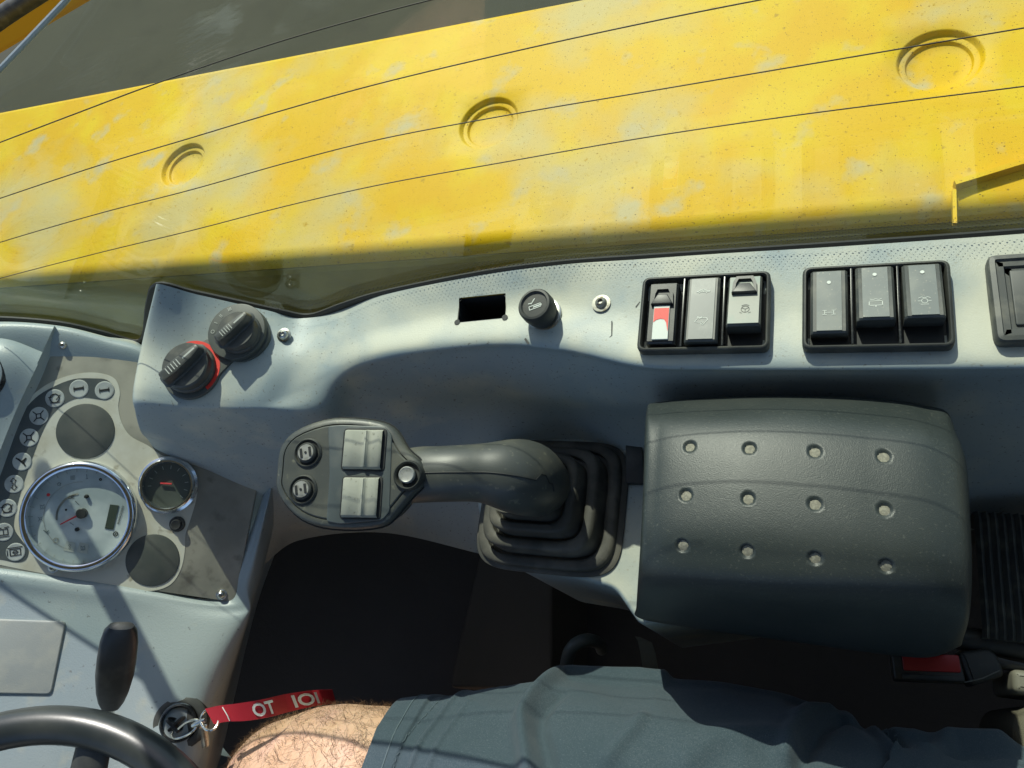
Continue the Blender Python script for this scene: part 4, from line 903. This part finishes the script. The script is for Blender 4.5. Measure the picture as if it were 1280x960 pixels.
def dimple(Gr):
    n, m = len(Gr), len(Gr[0]); DM = []
    flatp = [(p, ) for r in Gr for p in r]
    for u, v in dim:
        best = min(((ray(u, v).normalized().cross(p-CAM)).length, i) for i, (p,) in enumerate(flatp) if p.z > .56)
        i = best[1]; a, b = divmod(i, m)
        # exact centre on the sight line at that depth
        p = Gr[a][b]; rd = ray(u, v).normalized(); c = CAM+rd*(p-CAM).dot(rd)
        nn = (Gr[a+1][b]-Gr[a-1][b]).cross(Gr[a][b+1]-Gr[a][b-1]).normalized()
        if nn.z < 0: nn = -nn
        DM.append((c, nn))
    for c, nn in DM:
        for r in Gr:
            for p in r:
                d = (p-c); h = d.dot(nn); rad = (d-nn*h).length
                if rad < .0062 and abs(h) < .01:
                    t = rad/.0035
                    k = -.0016 if t < .82 else (-.0016*(1-(t-.82)/.24) if t < 1.06 else 0.0001*max(0, 1-(t-1.06)/.45))
                    p += nn*k
    dimple.C = DM
    return Gr
av, af = patch(C_, 42, 34, dimple)
mk('padding', (av, af), M['armrest'], armt, angle=70)
for c, nn in dimple.C:
    mk('dimple', lathe([(.0029, -.00155), (.0022, -.00142), (.0002, -.00138)], 24), M['dimple'], armt, frame(c, nn))
mk('under_box', prism(ccw(rpoly(poly([(830, 540), (1165, 552), (1165, 760), (1100, 768), (826, 738)], .53), .008, 3)), .40, .570, 0), M['black'], armt)
for t in ([(814, 575), (840, 574)],):
    pass

# ------------------------------------------------------------------ seat side: bellows, pipe, buckle, handle, strap, seat
bel = thing('seat_bellows', L(1270, 720, .36), 'black ribbed bellows beside the armrest at the right edge', 'bellows')
b0 = L(1214, 725, .47); bw = Vector((1, 0, 0))
prof2 = []
for k in range(80):
    x = k*.0023; prof2.append((x, .0034 if k % 2 else 0))
A1, A2 = L(1216, 640, .47), L(1212, 796, .47)
V = []; F = []
for (x, h) in prof2:
    for e_, zz_ in ((A1, -.10), (A1, 0), (A1+Vector((0, -.006, 0)), .003), (A2+Vector((0, .006, 0)), .003), (A2, 0), (A2, -.12)):
        V.append(Vector((A1.x+x, e_.y, .47+zz_+(h if -.05 < zz_ else 0))))
n6 = 6
for i in range(len(prof2)-1):
    for j in range(5): a = i*n6+j; F.append((a, a+1, a+n6+1, a+n6))
for k in range(17): pass
mk('ribs', (V, F), M['rock'], bel, angle=25)
pipe = thing('seat_rail_tube', L(1250, 803, .45), 'dark round tube below the ribbed bellows', 'tube')
mk('tube', tube([L(1160, 792, .455), L(1220, 800, .458), L(1290, 812, .458), L(1420, 835, .458)], .0075, 16, per=8), M['rubber'], pipe)
bk = thing('seat_belt_buckle', L(1180, 830, .45), 'seat belt buckle with a dull red release tab under the armrest', 'buckle')
bq = [L(1114, 820, .462), L(1206, 815, .462), L(1204, 858, .462), L(1118, 846, .462)]
FB, WB, HB = quadframe(*bq)
mk('housing', prism(rect(WB, HB, .002, 3), -.014, .0, .0015), M['black'], bk, FB)
mk('release_tab', prism(rect(WB*.80, HB*.62, .001, 2, cx=.002, cy=.003), -.004, .0018, .0006), M['buckle'], bk, FB)
mk('lip', prism(rect(WB*.86, HB*.20, .001, 2, cx=.002, cy=-HB*.36), -.004, .0026, .0008), M['rubber'], bk, FB)
cq = [L(1204, 812, .462), L(1250, 812, .462), L(1248, 848, .462), L(1206, 862, .462)]
FC, WC, HC = quadframe(*cq)
mk('boot_end', prism(rpoly([(-WC/2, -HC/2), (WC/2, -HC*.35), (WC*.55, HC*.2), (WC*.35, HC/2), (-WC/2, HC/2)], .003, 3), -.018, .003, .003), M['rubber'], bk, FC)
mk('seam', tube([L(1206, 853, .466), L(1228, 848, .4665), L(1250, 838, .466)], .0004, 5), M['blank'], bk)
mk('stalk', tube([L(1246, 828, .462), L(1262, 832, .462), L(1300, 840, .46), L(1380, 850, .455)], lambda t: (.004, .002), 10, per=5), M['black'], bk)
lh = thing('seat_lever', L(715, 815, .42), 'curved grey seat lever sticking up behind the thigh', 'lever')
mk('rod', tube([L(700, 870, .40), L(706, 840, .42), L(712, 815, .435), L(722, 804, .438), L(735, 800, .428), L(748, 804, .38), L(752, 812, .33)], .0052, 14, per=8), M['blank'], lh)
ws = thing('webbing_strap', L(810, 820, .42), 'short khaki webbing strap end behind the thigh', 'strap')
Lp = [L(797, 796, .43), L(806, 802, .432), L(810, 816, .43), L(814, 842, .42), L(818, 870, .40)]
rib = []
for k, p in enumerate(Lp):
    wdt = (.002, .0055, .006, .006, .006)[k]; rib.append([p+Vector((-wdt, 0, -.0008)), p+Vector((wdt, 0, -.0008)), p+Vector((wdt, 0, .0008)), p+Vector((-wdt, 0, .0008))])
mk('strap', loft(rib, True, True, True), M['webbing'], ws)
# seat: cushion under the thigh, side bolster and backrest corner
seat = thing('driver_seat', (.05, -.28, .30), 'black cloth driver seat with pale vinyl edge at the lower right corner', 'seat')
mk('cushion', tr(prism(rect(.50, .50, .05, 6), -.02, .085, .035, 6, True), .04, -.30, .335), M['seat'], seat)
sb = L(1290, 960, .50)
mk('bolster', tr(prism(rect(.12, .11, .02, 6), -.12, .0, .008, 5), L(1262, 900, .47).x+.062, L(1262, 868, .47).y-.058, .468), M['webbing'], seat, label='open weave mesh side cloth')
mk('edge_trim', tr(prism(rect(.13, .014, .004, 4), -.06, .004, .004, 4), L(1258, 850, .47).x+.068, L(1258, 850, .47).y, .468), M['piping'], seat)
mk('backrest', tr(prism(rect(.10, .48, .04, 6), 0, .62, .04, 5), .37, -.30, .44), M['seat'], seat)
mk('base', tr(prism(rect(.36, .36, .02, 4), 0, .30, .01), .04, -.30, .02), M['frame'], seat)

# ------------------------------------------------------------------ person: right leg in cargo shorts
per = thing('person', (-.1, -.1, .42), 'seated person in navy cargo shorts, bare hairy right knee showing', 'person')
def ell_rings(sp, n=72, sub=10):
    """sp: (x, y, z, ry, rz) along the limb"""
    C = cr([(a[0], a[1], a[2]) for a in sp], sub); Q_ = cr([(a[3], a[4], 0) for a in sp], sub); out = []
    for i, c in enumerate(C):
        c = Vector(c); t = (Vector(C[min(i+1, len(C)-1)])-Vector(C[max(i-1, 0)])).normalized()
        s = Vector((0, 1, 0)); s = (s-t*s.dot(t)).normalized(); u2 = s.cross(t) if s.cross(t).z > 0 or abs(t.x) < .5 else -s.cross(t)
        out.append((c, t, [c+s*Q_[i][0]*math.cos(a)+u2*Q_[i][1]*math.sin(a) for a in [2*math.pi*k/n for k in range(n)]]))
    return out
leg = [(.16, -.095, .515, .090, .086), (.08, -.093, .520, .089, .084), (0, -.091, .525, .087, .082), (-.10, -.090, .530, .083, .079), (-.18, -.092, .535, .077, .073), (-.25, -.098, .538, .071, .068), (-.30, -.096, .536, .065, .062), (-.342, -.102, .522, .058, .057), (-.372, -.108, .488, .053, .052), (-.378, -.118, .44, .052, .052), (-.378, -.118, .38, .052, .056), (-.375, -.118, .28, .050, .056), (-.375, -.118, .17, .036, .038), (-.375, -.118, .09, .036, .042), (-.40, -.118, .055, .042, .034), (-.49, -.122, .040, .046, .026), (-.56, -.124, .034, .034, .018)]
LK = lambda T: [(x*1.106, y*1.106+(.006 if z > .3 else 0), (z-.055 if z > .3 else z), a*1.03, b*1.03) for x, y, z, a, b in T]
leg = LK(leg)
rr_ = ell_rings(leg)
lr = []
for c, t, r in rr_:
    q = []
    for p in r:
        n_ = (p-c).normalized(); k = noise.noise(p*22)*.0018+noise.noise(p*60)*.0006
        q.append(p+n_*k)
    lr.append(q)
mk('leg', loft(lr, True, True, True), M['skin'], per, angle=None)
# hairs: short tapered curved strands on the bare part
hv = []; hf = []
rnd = random.Random(3)
bare = [i for i, (c, t, r) in enumerate(rr_) if -.44 < c.x < -.232 and c.z > .31]
for _ in range(9000):
    i = rnd.choice(bare[:-1]); a = rnd.uniform(-20, 200)
    j = int((a % 360)/360*72) % 72; f = rnd.random(); g_ = rnd.random()
    p = lr[i][j].lerp(lr[i+1][j], f).lerp(lr[i][(j+1) % 72].lerp(lr[i+1][(j+1) % 72], f), g_)
    c, t, _r = rr_[i]; nn = (p-c).normalized(); ln = rnd.uniform(.005, .014)
    tg = (t*rnd.uniform(-.3, 1.0)+nn.cross(t)*rnd.uniform(-1, 1)).normalized()
    crv = nn.cross(tg)*rnd.uniform(-.6, .6)
    pts = [p-nn*.0003, p+nn*ln*.16+tg*ln*.35, p+nn*ln*rnd.uniform(.12, .30)+tg*ln*.7+crv*ln*.2, p+nn*ln*rnd.uniform(.05, .40)+tg*ln+crv*ln*.5]
    sd = tg.cross(nn).normalized(); b = len(hv)
    for k, q in enumerate(pts):
        wd = (.00011, .00010, .00008, .00002)[k]; hv += [q-sd*wd, q+sd*wd]
    hf += [(b+2*k, b+2*k+1, b+2*k+3, b+2*k+2) for k in range(3)]
tag(mk('leg_hair', (hv, hf), M['hair'], per, smooth=False), kind='stuff')
# shorts: cloth tube with folds
shp = [(.20, -.098, .520, .100, .094), (.12, -.096, .525, .099, .092), (.04, -.094, .528, .098, .090), (-.04, -.086, .532, .101, .090), (-.12, -.086, .536, .097, .088), (-.18, -.092, .539, .089, .082), (-.220, -.097, .540, .082, .077), (-.252, -.100, .540, .077, .073)]
shp = LK(shp)
SR = ell_rings(shp, 240, 46)
def ridge(x, a, pts, wd):               # distance in (x, arc) space to a polyline of folds
    b = 9
    for (x0_, a0_), (x1_, a1_) in zip(pts, pts[1:]):
        dx, da = x1_-x0_, a1_-a0_; t = max(0, min(1, ((x-x0_)*dx+(a-a0_)*da)/(dx*dx+da*da+1e-12)))
        b = min(b, math.hypot(x-x0_-dx*t, a-a0_-da*t))
    return math.exp(-(b/wd)**2)
def onthigh(u, v):
    z = .53
    for _ in range(6):
        p = L(u, v, z); a = math.acos(max(-1, min(1, (p.y+.095)/.093))); z = .478+.091*math.sin(a)
    return (p.x, a*.09)
FOLDS = [([onthigh(*q) for q in P], w_, h) for P, w_, h in [
 ([(505, 975), (512, 940), (530, 900), (560, 868), (600, 850)], .0022, .0022),
 ([(528, 975), (536, 940), (556, 900), (590, 868)], .0022, .0016),
 ([(662, 980), (654, 930), (652, 905), (668, 878), (705, 862), (760, 852), (830, 846)], .0055, .0095),
 ([(690, 980), (676, 930), (676, 905), (700, 880)], .0050, -.0050),
 ([(760, 975), (790, 940), (800, 925)], .005, .0035),
 ([(850, 842), (900, 862), (960, 884), (1010, 900)], .006, .0035),
 ([(980, 975), (990, 945), (1008, 920), (1040, 900), (1056, 892)], .0050, .0075),
 ([(1002, 985), (1012, 955), (1030, 930), (1056, 915)], .0045, -.0060),
 ([(1056, 890), (1085, 915), (1115, 945), (1140, 980)], .0035, .0060),
 ([(1080, 900), (1110, 930), (1140, 960)], .0045, -.0045),
 ([(1120, 925), (1160, 910), (1210, 912), (1250, 925)], .009, .008),
 ([(1150, 960), (1190, 938), (1250, 945), (1290, 955)], .006, .006),
 ([(860, 980), (900, 955), (960, 950)], .008, .004)]]
sr = []
for i, (c, t, r) in enumerate(SR):
    q = []
    for j, p in enumerate(r):
        a = j/240*2*math.pi; arc = a*.09 if a < math.pi*1.5 else (a-2*math.pi)*.09
        n_ = (p-c).normalized(); k = noise.noise(Vector((p.x*9, arc*16, 1)))*.007+abs(noise.noise(Vector((p.x*16+arc*9, arc*22-p.x*9, 4))))*-.0055
        for pts, wd, h in FOLDS: k += ridge(p.x, arc, pts, wd)*h if -.3 < arc < .35 else 0
        
        k += .0024*max(0, min(1, (-.257-p.x)/.002))
        q.append(p+n_*k)
    sr.append(q)
c, t, r = SR[-1]
sr.append([p+(c-p).normalized()*.0022+t*.0008 for p in sr[-1]]); sr.append([p+(c-p).normalized()*.004-t*.012 for p in sr[-2]])
shorts = mk('shorts', loft(sr, True), M['fabric'], per, angle=None)
# hem stitching rows and pocket flap lying on the cloth
def onshort(x, arc, h=0):
    best = min(range(len(SR)), key=lambda i: abs(SR[i][0].x-x)); a = arc/.09; j = int(round(a/(2*math.pi)*240)) % 240
    p = sr[best][j]; return p+(p-SR[best][0]).normalized()*h
for xo in (-.262,):
    mk('hem_stitching', tube([onshort(xo, .09*a, .0003) for a in [k/40*math.pi-.2 for k in range(46)]], .0005, 5), M['thread'], shorts)
def stitches(path, name, ht=.0004, n=None):
    P = cr([(*onthigh(*q), 0) for q in path], 30); L_ = []
    acc = 0; on = None
    for a, b in zip(P, P[1:]):
        pa, pb = onshort(float(a[0]), float(a[1]), ht), onshort(float(b[0]), float(b[1]), ht); acc += (pb-pa).length
        if acc % .0042 < .0026:
            on = (on or [pa])+[pb]
        elif on:
            if len(on) > 1: L_.append(tube(on, .00028, 5))
            on = None
    if L_: mk(name, join(*L_), M['thread'], shorts)
stitches([(1064, 893), (1092, 917), (1122, 947), (1148, 985)], 'pocket_stitching')
stitches([(1058, 900), (1084, 924), (1112, 953), (1136, 985)], 'pocket_stitching')
stitches([(487, 985), (494, 950), (508, 915), (532, 882), (566, 860), (600, 848)], 'hem_stitching')
fl = []
for i in range(15):
    s = i/14; row = []
    for j in range(19):
        t = j/18; x = .010+.095*t+.02*(1-s); arc = .035+.055*s-.012*t
        row.append(onshort(x, arc, .0028+.0012*math.sin(t*3)+.0015*(1-s)))
    fl.append(row)
def relax(Gr, k=3):
    for _ in range(k):
        N_ = [[p.copy() for p in r] for r in Gr]
        for i in range(1, len(Gr)-1):
            for j in range(1, len(Gr[0])-1): N_[i][j] = (Gr[i-1][j]+Gr[i+1][j]+Gr[i][j-1]+Gr[i][j+1])/4
        Gr = N_
    return Gr
fl = relax(fl)
nr, nc = len(fl), len(fl[0]); V = [p for r in fl for p in r]; B_ = [p-Vector((0, 0, .0018)) for p in V]
F = [(i*nc+j, i*nc+j+1, (i+1)*nc+j+1, (i+1)*nc+j) for i in range(nr-1) for j in range(nc-1)]; o = nr*nc
per_i = list(range(nc))+[i*nc+nc-1 for i in range(1, nr)]+[(nr-1)*nc+j for j in range(nc-2, -1, -1)]+[i*nc for i in range(nr-2, 0, -1)]
F += [tuple(o+k for k in f[::-1]) for f in F]+[(per_i[k], per_i[(k+1) % len(per_i)], o+per_i[(k+1) % len(per_i)], o+per_i[k]) for k in range(len(per_i))]
flap = mk('pocket_flap', (V+B_, F), M['fabric'], shorts, angle=60)

# ------------------------------------------------------------------ cab shell round the seat
S('cab_floor', tr(prism(rect(2.0, 1.30), -.06, .0), -.05, -.36), M['floor'])
plm = thing('floor_plate', L(640, 780, .16), 'worn brownish floor plate beside the seat base in the dark footwell', 'floor plate')
mk('plate', prism(ccw(rpoly(poly([(560, 860), (600, 690), (690, 700), (690, 860)], .16), .01, 3)), .0, .16, .004), M['floorp'], plm)
roof = thing('cab_roof', (0, -.35, 1.72), 'grey lined cab roof above the seat, outside the photo', 'roof')
mk('panel', tr(prism(rect(1.9, 1.28, .1, 6), 0, .06, .02), -.05, -.36, 1.68), M['lining'], roof)
sidew = thing('cab_side_wall', (0, .27, .30), 'dark metal cab wall below the side window', 'wall')
a_ = [Vector((x, gy(x)+.006, .0)) for x in [.9-.05*k for k in range(41)]]
b_ = [Vector((p.x, p.y, .45)) for p in a_]; c_ = [Vector((p.x, p.y+.012, .45)) for p in a_]; d_ = [Vector((p.x, p.y+.012, .0)) for p in a_]
mk('panel', loft([a_, b_, c_, d_], False), M['frame'], sidew, angle=30)
for (x, y, nm) in ((.93, -.98, 'far'), (.93, .24, 'near'), (-.98, -.98, 'front')):
    p = thing('cab_pillar', (x, y, .8), {'far': 'rear left dark cab pillar, outside the photo', 'near': 'rear right dark cab pillar beside the window, outside the photo', 'front': 'front left dark cab pillar, outside the photo'}[nm], 'pillar', 'cab pillars')
    mk('post', tr(prism(rect(.07, .07, .02, 4), 0, 1.70, .005), x, y, 0), M['frame'], p)
rw_ = thing('cab_rear_wall', (.93, -.36, .3), 'dark lined wall behind the seat, outside the photo', 'wall')
mk('panel', tr(prism(rect(.04, 1.15), 0, 1.0, .004), .95, -.37), M['lining'], rw_)
dr = thing('cab_door', (0, -1.0, .3), 'dark lined cab door on the far side, outside the photo', 'door')
mk('panel', tr(prism(rect(1.8, .04), 0, .85, .004), -.03, -1.0), M['lining'], dr)
fw = thing('front_bulkhead', (-1.0, -.36, .3), 'dark front bulkhead under the windscreen, outside the photo', 'bulkhead')
mk('panel', tr(prism(rect(.04, 1.15), 0, .50, .004), -1.0, -.37), M['frame'], fw)
